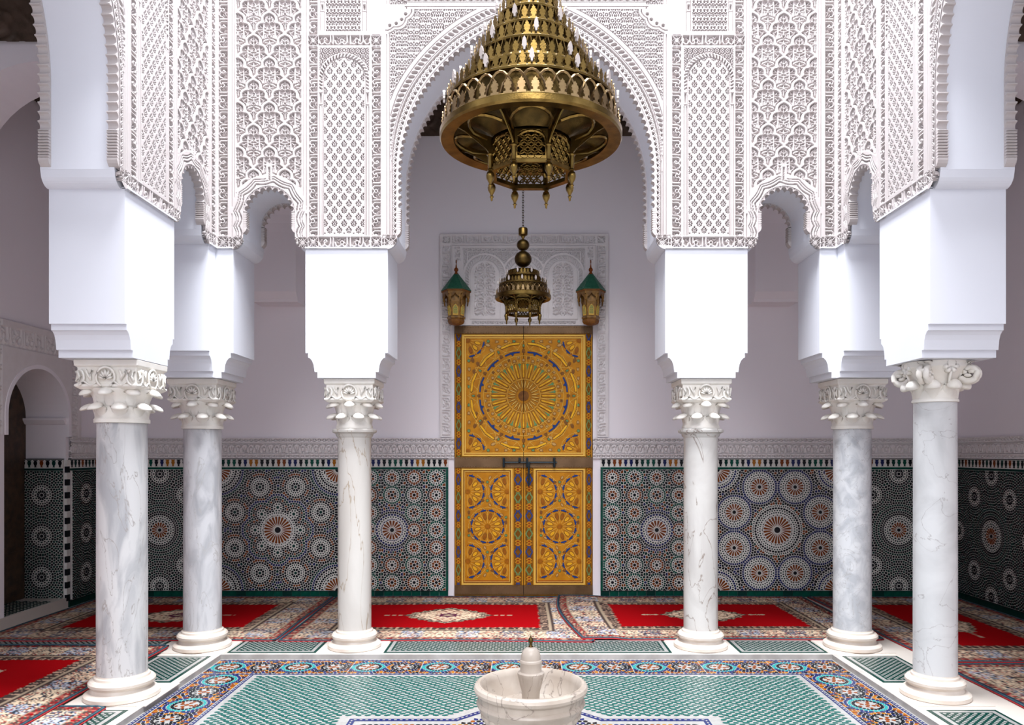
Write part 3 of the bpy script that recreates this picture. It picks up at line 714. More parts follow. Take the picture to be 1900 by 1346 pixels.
def petal_poly(R, n, r0=.27):
    h = PI / n * .80
    return [(R * r0, 0), (R * .55, -R * .55 * math.tan(h * .82)), (R * .93, -R * .93 * math.tan(h * .8)), (R, -R * math.tan(h) * .45), (R, R * math.tan(h) * .45), (R * .93, R * .93 * math.tan(h * .8)), (R * .55, R * .55 * math.tan(h * .82))]
def tiles_mesh(name, polys, cols, fn, th=.003):
    b = MB()
    for poly, c in zip(polys, cols): b.prism(poly, fn, 0, th, c, cap0=False)
    return b.mesh(name, mats=TM)
def zellij(W, H, ros, palette, p, name):
    """returns (mesh of small tiles, list of petals (poly mesh, x, y, angle, material))"""
    rect = (-W / 2, W / 2, -H / 2, H / 2)
    P, T = ring_layout(ros, rect, p)
    cells = voronoi(P, rect); polys = []; cols = []
    for poly, (k, rg, j), (x, y) in zip(cells, T, P):
        if len(poly) < 3: continue
        c = palette(k, rg, j, x, y)
        kk_ = .80
        if c is None: c, kk_ = (0 if (rg + j) % 2 else 3), .54
        elif c == 9: continue
        # keep the rosette itself free
        cx, cy, R, nf = ros[k]
        q = shrink(poly, kk_)
        q = [(cx + (a - cx) * max(1, R * 1.03 / max(1e-6, math.hypot(a - cx, bb - cy))), cy + (bb - cy) * max(1, R * 1.03 / max(1e-6, math.hypot(a - cx, bb - cy)))) for a, bb in q] if R > 0 else q
        polys.append(q); cols.append(c)
    fn = lambda u, v, d: (u, -d, v)
    me = tiles_mesh(name, polys, cols, fn)
    return me
def clip_rect(poly, rect):
    x0, x1, y0, y1 = rect
    for px, py, nx, ny in ((x0, 0, -1, 0), (x1, 0, 1, 0), (0, y0, 0, -1), (0, y1, 0, 1)):
        poly = clip_poly(poly, px, py, nx, ny)
        if len(poly) < 3: return None
    return poly
_petc = {}
def add_rosettes(parent, ros, rect, petmat, coremat='tile_black'):
    for (cx, cy, R, n) in ros:
        if R <= 0: continue
        whole = rect[0] < cx - R and cx + R < rect[1] and rect[2] < cy - R and cy + R < rect[3]
        for i in range(n):
            t = 2 * PI * (i + .5) / n
            if whole:
                key = (round(R, 4), n, petmat)
                if key not in _petc:
                    b = MB(); b.prism(petal_poly(R, n), lambda u, v, d: (u, -d, v), 0, .0035, 0, False); _petc[key] = b.mesh('petal_tile', petmat)
                link('petal_tile', _petc[key], parent, (cx, 0, cy), (0, -t, 0))
            else:
                pl = [(cx + x * math.cos(t) - y * math.sin(t), cy + x * math.sin(t) + y * math.cos(t)) for x, y in petal_poly(R, n)]
                pl = clip_rect(pl, rect)
                if pl:
                    b = MB(); b.prism(pl, lambda u, v, d: (u, -d, v), 0, .0035, 0, False); b.build('petal_tile', petmat, parent)
        pl = clip_rect([(cx + R * .22 * math.cos(2 * PI * i / 16), cy + R * .22 * math.sin(2 * PI * i / 16)) for i in range(16)], rect)
        if pl:
            b = MB(); b.prism(pl, lambda u, v, d: (u, -d, v), 0, .0035, 0, False); b.build('core_tile', coremat, parent)
Z0, Z1 = 0.072, 1.412      # mosaic field heights
PH = Z1 - Z0
# design A: pale flowers round one rust star; C: the same ground with rust stars all over; B: small rust flowers; D: outer bays
def ringpos(R, n, ph=0.0): return [(R * math.cos(2 * PI * i / n + ph), R * math.sin(2 * PI * i / n + ph)) for i in range(n)]
p_ = .0272
WA = bx(628, YW) - bx(405, YW)
cornA = [(sx * WA / 2, sz * PH / 2, .14, 24) for sx in (-1, 1) for sz in (-1, 1)]
rosA = [(0, 0, .15, 24)] + cornA + [(x, y, 0.0, 8) for x, y in ringpos(.515, 8, PI / 8)] + [(x, y, 0.0, 8) for x, y in ringpos(.25, 8)]
def palA(k, rg, j, x, y):
    if k < 5: return {0: 0, 1: None, 2: 0, 3: None}.get(rg, (0, 1, 3, 0)[rg % 4])
    if k < 13: return {-1: 3, 0: None, 1: 0, 2: None, 3: None, 4: 0, 5: 4 if j % 5 < 3 else 0, 6: 0}.get(rg, (1, 3, 0, 0)[(rg + j) % 4])
    return {-1: 3, 0: None, 1: None, 2: 0, 3: 4 if j % 3 == 0 else 0}.get(rg, (0, 3, 1)[rg % 3])
rosC = [(0, 0, .152, 24)] + cornA + [(x, y, .092, 16) for x, y in ringpos(.515, 8, PI / 8)]
def palC(k, rg, j, x, y):
    if k == 0: return {0: 0, 1: None, 2: None, 3: 0, 4: None, 5: 4 if j % 3 else 3, 6: 0}.get(rg, (0, 3, 0, 4)[(rg + j) % 4])
    if k < 5: return {0: 1, 1: None, 2: 1, 3: None, 4: 0}.get(rg, (1, 0, 4, 0)[(rg + j // 2) % 4])
    return {0: 0, 1: None, 2: None, 3: 1, 4: 0}.get(rg, (0, 1, 4, 0)[(rg + j // 3) % 4])
WB = 1.19
rosB = [(0, 0, .105, 16)] + [(x, y, 0.0, 8) for x in (-.49, -.245, 0, .245, .49) for y in (-.58, -.387, -.193, 0, .193, .387, .58) if math.hypot(x, y) > .2]
def palB(k, rg, j, x, y):
    if k == 0: return {0: 1, 1: None, 2: 1, 3: 0, 4: 1}.get(rg, (1, 3, 4)[(rg + j) % 3])
    if k % 3 == 0: return {-1: 0, 0: 4, 1: 4, 2: None, 3: 3, 4: 0}.get(rg, (3, 0, 1)[(rg + j) % 3])
    if k % 3 == 1: return {-1: 0, 0: None, 1: None, 2: 4, 3: 0}.get(rg, (4, 0, 3)[(rg + j) % 3])
    return {-1: 0, 0: 4, 1: 4 if j % 2 else 0, 2: None, 3: 2}.get(rg, (3, 0, 1, 4)[(rg + j) % 4])
WD = 1.27
rosD = [(0, 0, .085, 16)] + [(x, y, 0.0, 12) for x, y in [(-.29, .39), (.29, .39), (-.29, -.39), (.29, -.39), (-.58, 0), (.58, 0), (0, .62), (0, -.62)]]
def palD(k, rg, j, x, y):
    if k == 0: return {0: 0, 1: None, 2: None, 3: 0}.get(rg, (0, 3)[rg % 2])
    return {-1: 0, 0: None, 1: 0, 2: None, 3: None, 4: 0}.get(rg, (0, 3, 0)[(rg + j) % 3])
DES = {}
for key, W, ros, pal in (('A', WA, rosA, palA), ('B', WB, rosB, palB), ('C', WA, rosC, palC), ('D', WD, rosD, palD)):
    DES[key] = (W, ros, zellij(W, PH, ros, pal, p_, 'small_tiles'))
def dado_panel(key, wall, mat4, label, petmat='tile_rust'):
    W, ros, me = DES[key]
    b = MB(); b.box(-W / 2, W / 2, 0, .02, -PH / 2, PH / 2)
    g = link('zellij_panel', b.mesh('zellij_panel', 'tile_white'), wall, mat4=mat4); g['label'] = label
    t = link('small_tiles', me, g); t['kind'] = 'stuff'
    # petals sit on the panel as third-level pieces
    add_rosettes(g, [r for r in ros if r[2] > 0], (-W / 2, W / 2, -PH / 2, PH / 2), petmat)
    return g
zc_ = (Z0 + Z1) / 2
def onback(x): return Matrix.Translation((x, YW - .02, zc_))
def onright(y): return Matrix.Translation((XWR - .02, y, zc_)) @ Matrix.Rotation(-PI / 2, 4, 'Z')
def onleft(y): return Matrix.Translation((XWL + .02, y, zc_)) @ Matrix.Rotation(PI / 2, 4, 'Z')
dado_panel('A', wall_back, onback(bx(516.5, YW)), 'cut-tile panel of pale flowers round one large rust star')
dado_panel('B', wall_back, onback(bx(831, YW) - .02 - WB / 2), 'cut-tile panel of small rust flowers left of the gilded door')
dado_panel('B', wall_back, onback(bx(1115, YW) + .02 + WB / 2), 'cut-tile panel of small rust flowers right of the gilded door')
dado_panel('C', wall_back, onback(bx(1441, YW)), 'cut-tile panel crowded with rust star wheels')
dado_panel('D', wall_back, onback(bx(298, YW)), 'dark cut-tile panel in the left corner')
dado_panel('D', wall_back, onback(bx(1666, YW)), 'dark cut-tile panel in the right corner')
dado_panel('D', wall_right, onright(YW - .02 - WD / 2), 'dark cut-tile panel on the right wall')
dado_panel('D', wall_right, onright(YW - .04 - WD * 1.5), 'dark cut-tile panel on the right wall nearer the viewer')
# left wall: narrow strip beside the doorway and the jamb inside the doorway
WE = .50
rosE = [(0, y, 0.0, 12) for y in (.42, 0, -.42)]
def palE(k, rg, j, x, y): return {-1: 0, 0: None, 1: 0, 2: None, 3: None, 4: 0}.get(rg, (0, 3)[(rg + j) % 2])
DES['E'] = (WE, rosE, zellij(WE, PH, rosE, palE, p_, 'small_tiles'))
dado_panel('E', wall_left, onleft(YW - .03 - WE / 2), 'narrow dark cut-tile panel between the arched doorway and the corner')
DES['F'] = (.44, rosE, zellij(.44, PH, rosE, palE, p_, 'small_tiles'))
g = dado_panel('F', wall_left, Matrix.Translation((XWL - .235, LD1 - .018, zc_)), 'dark cut-tile panel inside the arched doorway')
# vase frieze, green edging, green skirting tiles along each dado run
VASE = [(-.012, .0), (.012, .0), (.0075, .010), (.0065, .014), (.014, .026), (.019, .042), (.018, .052), (.012, .058), (.0115, .062), (.021, .066), (.021, .074), (-.021, .074), (-.021, .066), (-.0115, .062), (-.012, .058), (-.018, .052), (-.019, .042), (-.014, .026), (-.0065, .014), (-.0075, .010)]
vb = MB(); vb.prism(VASE, lambda u, v, d: (u, -d, v), 0, .004, 0, False); VM = {}
def vase_mesh(m):
    if m not in VM:
        me = vb.mesh('vase_tile', m); VM[m] = me
    return VM[m]
gb = MB(); gb.box(-.049, .049, -.014, 0, 0, .078); GT = [gb.mesh('skirting_tile', 'tile_green'), gb.mesh('skirting_tile', 'tile_dgreen')]
SEQ = ['tile_black', 'tile_black', 'tile_rust', 'tile_rust', 'tile_navy', 'tile_navy', 'tile_black', 'tile_dgreen', 'tile_green', 'tile_green', 'tile_black', 'tile_navy', 'tile_ochre', 'tile_ochre', 'tile_black']
def dado_run(wall, L, M, dark=False, skirt=True):
    """frieze and edging over a length L starting at the origin of M (local x along the wall, -y into the room)"""
    r = MB(); r.box(0, L, -.02, 0, 1.436, 1.53); link('frieze_ground', r.mesh('frieze_ground', 'tile_white'), wall, mat4=M)
    r = MB(); r.box(0, L, -.024, 0, 1.526, 1.536); r.box(0, L, -.02, 0, Z0 - .006, Z0); link('edging_line', r.mesh('edging_line', 'tile_black'), wall, mat4=M)
    n = int(L / .108); r = MB()
    for i in range(n + 1):
        x0 = i * .108; x1 = min(L, x0 + .105)
        if x1 > x0 + .01: r.box(x0, x1, -.024, 0, 1.413, 1.436)
    o = link('green_edging', r.mesh('green_edging', 'tile_dgreen' if dark else 'tile_green'), wall, mat4=M)
    n = int(L / .061)
    for i in range(n):
        link('vase_tile', vase_mesh(SEQ[(i * 1) % len(SEQ)] if not dark else ('tile_black', 'tile_dgreen', 'tile_black', 'tile_rust')[i % 4]), wall, mat4=M @ Matrix.Translation(((i + .5) * L / n, -.02, 1.447)))
    if skirt:
        n = int(L / .101)
        for i in range(n): link('skirting_tile', GT[1 if (dark or (i * 7) % 5 == 0) else 0], wall, mat4=M @ Matrix.Translation(((i + .5) * L / n, 0, -.004)) @ Matrix.Scale(L / n / .101, 4, (1, 0, 0)))
xl_in, xr_in = bx(832, YW), bx(1114, YW)
dado_run(wall_back, xl_in - XWL, Matrix.Translation((XWL, YW, 0)))
dado_run(wall_back, XWR - xr_in, Matrix.Translation((xr_in, YW, 0)))
dado_run(wall_right, 2.7, Matrix.Translation((XWR, YW, 0)) @ Matrix.Rotation(-PI / 2, 4, 'Z'), True)
dado_run(wall_left, YW - LD1 - .04, Matrix.Translation((XWL, LD1 + .04, 0)) @ Matrix.Rotation(PI / 2, 4, 'Z'), True)
dado_run(wall_left, .44, Matrix.Translation((XWL - .455, LD1, 0)), True, False)
# green uprights beside the door, black and white edge of the doorway jamb
for x0, x1 in ((xl_in - .026, xl_in), (xr_in, xr_in + .026)):
    r = MB()
    for i in range(12): r.box(x0, x1, YW - .026, YW, Z0 + i * PH / 12, Z0 + (i + 1) * PH / 12 - .003)
    r.build('green_upright', 'tile_green', wall_back)
for i in range(22):
    r = MB(); r.box(XWL - .006, XWL + .018, LD1 - .01, LD1 + .045, Z0 + i * .066, Z0 + (i + 1) * .066 - .002); r.build('edge_tile', ('tile_black', 'tile_white')[i % 2], wall_left)

# stucco band over the dado
def f_band(U, V):
    t = (1.761 - V) / .227 * 38
    H = np.ones_like(U); u = U / .00597
    H = np.where((t > 1.5) & (t < 7.5), 1 - braid(u, t - 1.5), H); H = np.where((t > 9.5) & (t < 29), 1 - bandpat(u, (t - 9.5) / 19.5 * 23.9), H)
    H = np.where((t > 31) & (t < 37), 1 - braid(-u, t - 31), H)
    return H
def band_run(wall, u0, u1, mp): link('stucco_band', hfield('stucco_band', u0, u1, 1.534, 1.761, .0042, f_band, .03, mp, 'stucco_aisle_lifted'), wall)
band_run(wall_back, XWL, DX0, lambda U, V, D: (U, YW - .03 + D, V)); band_run(wall_back, DX1, XWR, lambda U, V, D: (U, YW - .03 + D, V))
band_run(wall_right, 5.9, YW, lambda U, V, D: (XWR - .03 + D, U, V)); band_run(wall_left, LD1 + .05, YW, lambda U, V, D: (XWL + .03 - D, U, V))
# stucco frame of the left doorway
def f_dframe(U, V):
    u = (U - LD0) / .00597; v = (2.9 - V) / .00597
    H = np.ones_like(U)
    e = (U > LD1 + .07) & (U < LD1 + .17); H = np.where(e, script(v, (U - LD1 - .07) / .1 * 18), H)
    e = (U < LD0 - .07) & (U > LD0 - .17); H = np.where(e, script(v, (LD0 - .07 - U) / .1 * 18), H)
    e = (V > 2.57) & (V < 2.74); H = np.where(e, script(u, (2.74 - V) / .17 * 18), H)
    return H
def m_dframe(u, v):
    c = (LD0 + LD1) / 2; op = np.where(v > LZS + LR + .012, -1.0, np.where(v > LZS, np.sqrt(np.clip((LR + .012) ** 2 - (v - LZS) ** 2, 0, None)) - .012, LR))
    return np.abs(u - c) > op + .012
link('door_surround', hfield('door_surround', LD0 - .22, LD1 + .22, 1.76, 2.80, .0062, f_dframe, .016, lambda U, V, D: (XWL + .03 - D, U, V), 'stucco_aisle_lifted', m_dframe), wall_left)
b = MB(); b.prism([(0, 1.95), (.05, 1.95), (.05, 1.93), (.02, 1.89), (0, 1.885)], lambda u, v, d: (XWL - .47 + d, LD1 - u, v), 0, .48); b.build('doorway_cornice', 'plaster_aisle_lifted', wall_left)
c_ = (LD0 + LD1) / 2; mo = MB()
outl = [(c_ - (LR + .035), 1.76)] + [(c_ - (LR + .035) * math.cos(PI * i / 32), LZS + (LR + .035) * math.sin(PI * i / 32)) for i in range(33)] + [(c_ + LR + .035, 1.76)]
inl = [(c_ - (LR - .004), 1.76)] + [(c_ - (LR - .004) * math.cos(PI * i / 32), LZS + (LR - .004) * math.sin(PI * i / 32)) for i in range(33)] + [(c_ + LR - .004, 1.76)]
for i in range(len(outl) - 1): mo.prism([outl[i], outl[i + 1], inl[i + 1], inl[i]], lambda u, v, d: (XWL - .02 + d, u, v), 0, .058)
mo.build('arch_moulding', 'plaster_aisle_lifted', wall_left)
# threshold step of the doorway
b = MB(); b.box(XWL - .47, XWL + .012, LD0 - .3, LD1 + .02, 0, .105); stp = tag(b.build('door_step', 'marble_floor'), 'raised marble step of the arched doorway', kind='structure')
lz = MB(); s = .024
for i in range(9):
    for j in range(20):
        x = XWL - .44 + i * .05; y = LD0 - .25 + j * .05 + (i % 2) * .025
        lz.prism([(x - s, y), (x, y - s), (x + s, y), (x, y + s)], lambda u, v, d: (u, v, d), .105, .108, 0, False)
tag(lz.build('lattice_tiles', 'tile_dgreen', stp), kind='stuff')
# dark wooden door in the doorway
d2 = tag(empty('door_2', (XWL - .44, LD0, .105)), 'dark carved wooden door in the left archway', kind='structure')
b = MB(); b.box(0, .03, 0, LD1 - LD0, 0, 2.3); b.build('door_leaf', 'wood_dark', d2)
for z0, z1 in ((.1, .55), (.65, 1.25), (1.35, 1.8)):
    for y0, y1 in ((.06, .43), (.49, .86)):
        b = MB(); b.box(.03, .042, y0, y1, z0, z1); b.box(.042, .05, y0 + .05, y1 - .05, z0 + .05, z1 - .05); b.build('door_panel', 'wood_dark', d2)

# stucco surround of the gilded door
def f_door(U, V):
    H = np.ones_like(U)
    dx = np.abs(U - 972)
    H = np.where((dx > 136) & (dx < 151) & (V > 458), script(V * 1.15, (151 - dx) / 15 * 18), H)
    H = np.where((V > 439) & (V < 453) & (dx < 133), script(U * 1.15 + 20, (V - 439) / 14 * 18), H)
    H = np.where((V > 439) & (V < 453) & (dx > 136) & (dx < 151), star_sq((dx - 136) / 15 * 19.9, (V - 439) / 14 * 19.9), H)
    H = np.where(((dx > 133.2) & (dx < 134.4) & (V > 456)) | ((V > 456) & (V < 457.2) & (dx < 134)), .2, H)
    inn = (dx < 132) & (V > 459) & (V < 603)
    Hi = np.ones_like(U)
    Hi = np.where((dx > 118) & (dx < 128) & (V > 460) & (V < 487), 1 - leafy(U, V), Hi)
    Hi = np.where((((dx > 106) & (dx < 113)) & (V > 462)) | ((V > 462) & (V < 467) & (dx < 113)), braid(np.where(V < 467, U, V), np.where(V < 467, V - 462, dx - 106)), Hi)
    Hi = np.where((dx < 104) & (V > 469) & (V < 500), ringx(U * 1.3, V * 1.3), Hi)
    for c in (0, 72.5):
        d = np.abs(dx - c); dv = V - 512
        r = np.where(dv < 0, np.hypot(d, dv), d)
        Hi = np.where(r < 41, 1.0, Hi); Hi = np.where((r < 35) & (r > 30) & (V < 530), np.where(np.mod(np.where(dv < 0, np.arctan2(dv, dx - c) * 33, V) + r * .6, 5) < 2.6, 1.0, .15), Hi)
        Hi = np.where(((np.abs(r - 28) < .6) | (np.abs(r - 36.5) < .5)) & (V < 594), .3, Hi)
        rr = np.where(V < 508, np.hypot(d, V - 508), d)
        Hi = np.where((rr < 19) & (V < 587), 1 - vines(((dx - c) + 18) , V * 1.0) * 0 - (1 - vines((dx - c) + 18, V)), Hi)
        Hi = np.where((np.abs(V - 594) < .6) & (dx < 101), .3, Hi)
    Hi = np.where((V > 597) & (V < 602) & (dx < 96), braid(U, V - 597), Hi)
    H = np.where(inn, Hi, H)
    return H
def mpb(U, V, D): return (U - 971) * K3, YW - .036 + D, EYE + (840 - V) * K3
link('door_surround', hfield('door_surround', 817, 1128, 436, 605, .75, f_door, .030, mpb, 'stucco_aisle_lifted'), wall_back)
for u0, u1 in ((817, 839), (1106, 1128)):
    link('door_surround_strip', hfield('door_surround_strip', u0, u1, 605, 812, .9, lambda U, V: np.where((np.abs(U - 972) > 136) & (np.abs(U - 972) < 151), script(V * 1.15, (151 - np.abs(U - 972)) / 15 * 18), 1.0), .026, mpb, 'stucco_aisle_lifted'), wall_back)

# ------------------------------------------------------------------ tiled floors
# lattice panels between the columns
def lattice_panel(x0, x1, y0, y1):
    b = MB(); b.box(x0, x1, y0, y1, 0, .003); g = b.build('lattice_panel', 'tile_dgreen', floor)
    b = MB(); w = .022; v = .05
    for q in ((x0 + w, x1 - w, y0 + w, y0 + v), (x0 + w, x1 - w, y1 - v, y1 - w), (x0 + w, x0 + v, y0 + v, y1 - v), (x1 - v, x1 - w, y0 + v, y1 - v)): b.box(*q, .003, .0045)
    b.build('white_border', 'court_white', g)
    b = MB(); s = .0125; p = .046; nx = int((x1 - x0 - 2 * v) / p); ny = int((y1 - y0 - 2 * v) / p * 2)
    for j in range(ny + 1):
        for i in range(nx + 1):
            x = x0 + v + (x1 - x0 - 2 * v) * (i + (.5 if j % 2 else 0)) / nx; y = y0 + v + (y1 - y0 - 2 * v) * j / ny
            if x > x1 - v - .004 or j in (0, ny) or x < x0 + v + .004: continue
            b.prism([(x - s, y), (x, y - s), (x + s, y), (x, y + s)], lambda u, vv, d: (u, vv, d), .003, .005, 0, False)
    tag(b.build('white_lozenges', 'court_white', g), kind='stuff')
COLS = {'fl': (bx(376, 6.2), 6.2), 'ml': (bx(658, 6.2), 6.2), 'mr': (bx(1300, 6.2), 6.2), 'fr': (bx(1581, 6.2), 6.2), 'nl': (bx(227, 4.956), 4.956), 'nr': (bx(1735, 4.956), 4.956)}
y0, y1 = YB + .03, YB + .44
for a, c in (('fl', 'ml'), ('ml', 'mr'), ('mr', 'fr')): lattice_panel(COLS[a][0] + .27, COLS[c][0] - .27, y0, y1)
for s, xe in ((-1, XL), (1, XR)):
    xs = sorted((xe + s * .03, xe + s * .46))
    lattice_panel(*xs, 5.24, 5.92); lattice_panel(*xs, 2.6, 4.68)
lattice_panel(XWL + .1, XL - .56, 6.18, 6.62)
# court: mosaic border
BX0, BX1, BY1 = XL + w + .01, XR - w - .01, YB - w - .01
bw = .40
rosU = [(-.1325, 0, 0.0, 8), (.1325, 0, 0.0, 8)]
UR = (-.265, .265, -.165, .165)
Pu, Tu = ring_layout(rosU, UR, .026)
def palU(k, rg, j, x, y):
    if k == 0: return {-1: 4, 0: None, 1: 4 if j % 2 else None, 2: None if j % 3 else 4, 3: 0, 4: 6, 5: 1}.get(rg, (1, 0, 4, 5)[(rg + j) % 4])
    return {-1: 4, 0: None, 1: 4 if j % 2 else None, 2: None if j % 2 else 0, 3: 0}.get(rg, (0, 1, 4, 5, 1, 0)[(rg * 2 + int(abs(x) * 40)) % 6])
unit = []
for poly, t, (x, y) in zip(voronoi(Pu, UR), Tu, Pu):
    c = palU(t[0], t[1], t[2], x, y)
    if c is not None and len(poly) > 2: unit.append((shrink(poly, .78), c))
def border_strip(ox, oy, ang, L):
    n = round(L / .53); sc = L / (n * .53); polys = []; cols = []
    ca, sa = math.cos(ang), math.sin(ang)
    fn = lambda u, v, d: (ox + u * ca - v * sa, oy + u * sa + v * ca, ZF + d)
    for i in range(n):
        for poly, c in unit: polys.append([((x + .265 + i * .53) * sc, y) for x, y in poly]); cols.append(c)
    for v0, v1 in ((.172, .196), (-.196, -.172)):
        polys.append([(0, v0), (L, v0), (L, v1), (0, v1)]); cols.append(1)
    m = int(L / .034)
    for i in range(m):
        x = (i + .25) * L / m
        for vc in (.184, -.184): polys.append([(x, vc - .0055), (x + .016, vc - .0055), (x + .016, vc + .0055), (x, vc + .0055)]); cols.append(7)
    b = MB()
    for poly, c in zip(polys, cols): b.prism(poly, fn, 0, .0035 if c == 7 else .002, c, cap0=False)
    o = link('mosaic_border', b.mesh('mosaic_border', mats=TM), court); o['kind'] = 'stuff'
border_strip(BX0, BY1 - bw / 2, 0, BX1 - BX0)
border_strip(BX0 + bw / 2, BY1 - bw, -PI / 2, 3.18); border_strip(BX1 - bw / 2, BY1 - bw, -PI / 2, 3.18)
# court: eight-pointed star round the fountain
FX, FY = CX + .01, YC + .02
HS = 1.11
def in_star(x, y, g=0.0):
    x, y = abs(x - FX), abs(y - FY); return (max(x, y) < HS - g) or (x + y < HS * math.sqrt(2) - g * 1.414)
sq = [(FX - HS, FY + HS), (FX - HS * (math.sqrt(2) - 1), FY + HS), (FX, FY + HS * math.sqrt(2)), (FX + HS * (math.sqrt(2) - 1), FY + HS), (FX + HS, FY + HS)]
P = []; T = []
for i in range(-34, 35):
    for j in range(16, 50):
        x = FX + (i + .5 * (j % 2)) * .036; y = FY + j * .032
        if in_star(x, y, .085): P.append((x, y)); T.append((abs(i) // 2 + j // 2, j))
cl = voronoi(P, (FX - 1.3, FX + 1.3, FY + .4, FY + 1.7)); b = MB()
for poly, t in zip(cl, T):
    if len(poly) > 2 and max(p[1] for p in poly) - min(p[1] for p in poly) < .06 and max(p[0] for p in poly) - min(p[0] for p in poly) < .06: b.prism(shrink(poly, .72), lambda u, v, d: (u, v, d), ZF, ZF + .002, (0, 4, 1, 0, 5)[(t[0] * 3 + t[1]) % 5], cap0=False)
o = link('star_mosaic', b.mesh('star_mosaic', mats=TM), court); o['kind'] = 'stuff'
b = MB()
sq_full = [(FX - HS, FY - .6)] + sq + [(FX + HS, FY - .6)]
def offset_line(pts, d):
    out = []
    for i, p in enumerate(pts):
        p0 = Vector(pts[max(i - 1, 0)]); p1 = Vector(pts[min(i + 1, len(pts) - 1)]); c = Vector(p)
        n1 = (c - p0).normalized() if i > 0 else (p1 - c).normalized(); n2 = (p1 - c).normalized() if i < len(pts) - 1 else n1
        a1 = Vector((-n1.y, n1.x)); a2 = Vector((-n2.y, n2.x)); m = (a1 + a2).normalized(); out.append(tuple(c + m * (d / max(.3, m.dot(a1)))))
    return out
L0, L1 = offset_line(sq_full, -.012), offset_line(sq_full, -.05)
for i in range(len(L0) - 1): b.prism([L0[i], L1[i], L1[i + 1], L0[i + 1]], lambda u, v, d: (u, v, d), ZF, ZF + .002, 1, cap0=False)
Lm = offset_line(sq_full, -.031)
for (xa_, ya_), (xb_, yb_) in zip(Lm[:-1], Lm[1:]):
    L = math.hypot(xb_ - xa_, yb_ - ya_); n = int(L / .034); tx, ty = (xb_ - xa_) / L, (yb_ - ya_) / L
    for i in range(n):
        cx_, cy_ = xa_ + tx * (i + .5) * L / n, ya_ + ty * (i + .5) * L / n
        b.prism([(cx_ - tx * .008 - ty * .005, cy_ - ty * .008 + tx * .005), (cx_ - tx * .008 + ty * .005, cy_ - ty * .008 - tx * .005), (cx_ + tx * .008 + ty * .005, cy_ + ty * .008 - tx * .005), (cx_ + tx * .008 - ty * .005, cy_ + ty * .008 + tx * .005)], lambda u, v, d: (u, v, d), ZF, ZF + .0035, 7, cap0=False)
link('star_border', b.mesh('star_border', mats=TM), court)['kind'] = 'stuff'
# court: green pointed tiles in rows
ix0, ix1, iy1 = BX0 + bw + .03, BX1 - bw - .03, BY1 - bw - .035
ax, ay = .060, .0268; hx, hy = .0215, .0128
def loz(hx, hy, t, k=.5):
    c, s_ = math.cos(t), math.sin(t); return [(x * c - y * s_, x * s_ + y * c) for x, y in [(-hx, 0), (-hx * k, -hy), (hx * k, -hy), (hx, 0), (hx * k, hy), (-hx * k, hy)]]
LOZ = [loz(.0225, .0118, 0, .62), loz(.022, .0125, .38), loz(.019, .0118, 0, .45), loz(.022, .0125, -.38)]
LZM = []
for q in LOZ:
    lm = MB(); lm.prism(q, lambda u, v, d: (u, v, d), 0, .002, 0, False); LZM.append(lm.mesh('green_tile', 'tile_sea'))
spots = []
for j in range(110):
    y = iy1 - hy - j * ay
    if y < 3.2: break
    for i in range(int((ix1 - ix0) / ax) + 1):
        x = ix0 + hx + i * ax + (ax / 2 if j % 2 else 0)
        if x < ix1 - hx and not in_star(x, y, -.05): spots.append((x, y, (2 * i + j + j // 2) % 4))
def px_of(x, y, z): return 971 + x * F_PX / y, 840 + (EYE - z) * F_PX / y
vis = [s for s in spots if 0 < px_of(s[0], s[1], ZF)[0] < 1900 and px_of(s[0], s[1], ZF)[1] < 1346]
vis.sort(key=lambda s: s[1]); near = set(vis[:300]); b = MB()
for s in spots:
    if s in near: link('green_tile', LZM[s[2]], court, (s[0], s[1], ZF))
    else: b.prism([(s[0] + u, s[1] + v) for u, v in LOZ[s[2]]], lambda u, v, d: (u, v, d), ZF, ZF + .002, 0, False)
tag(b.build('green_tile_field', 'tile_sea', court), kind='stuff')
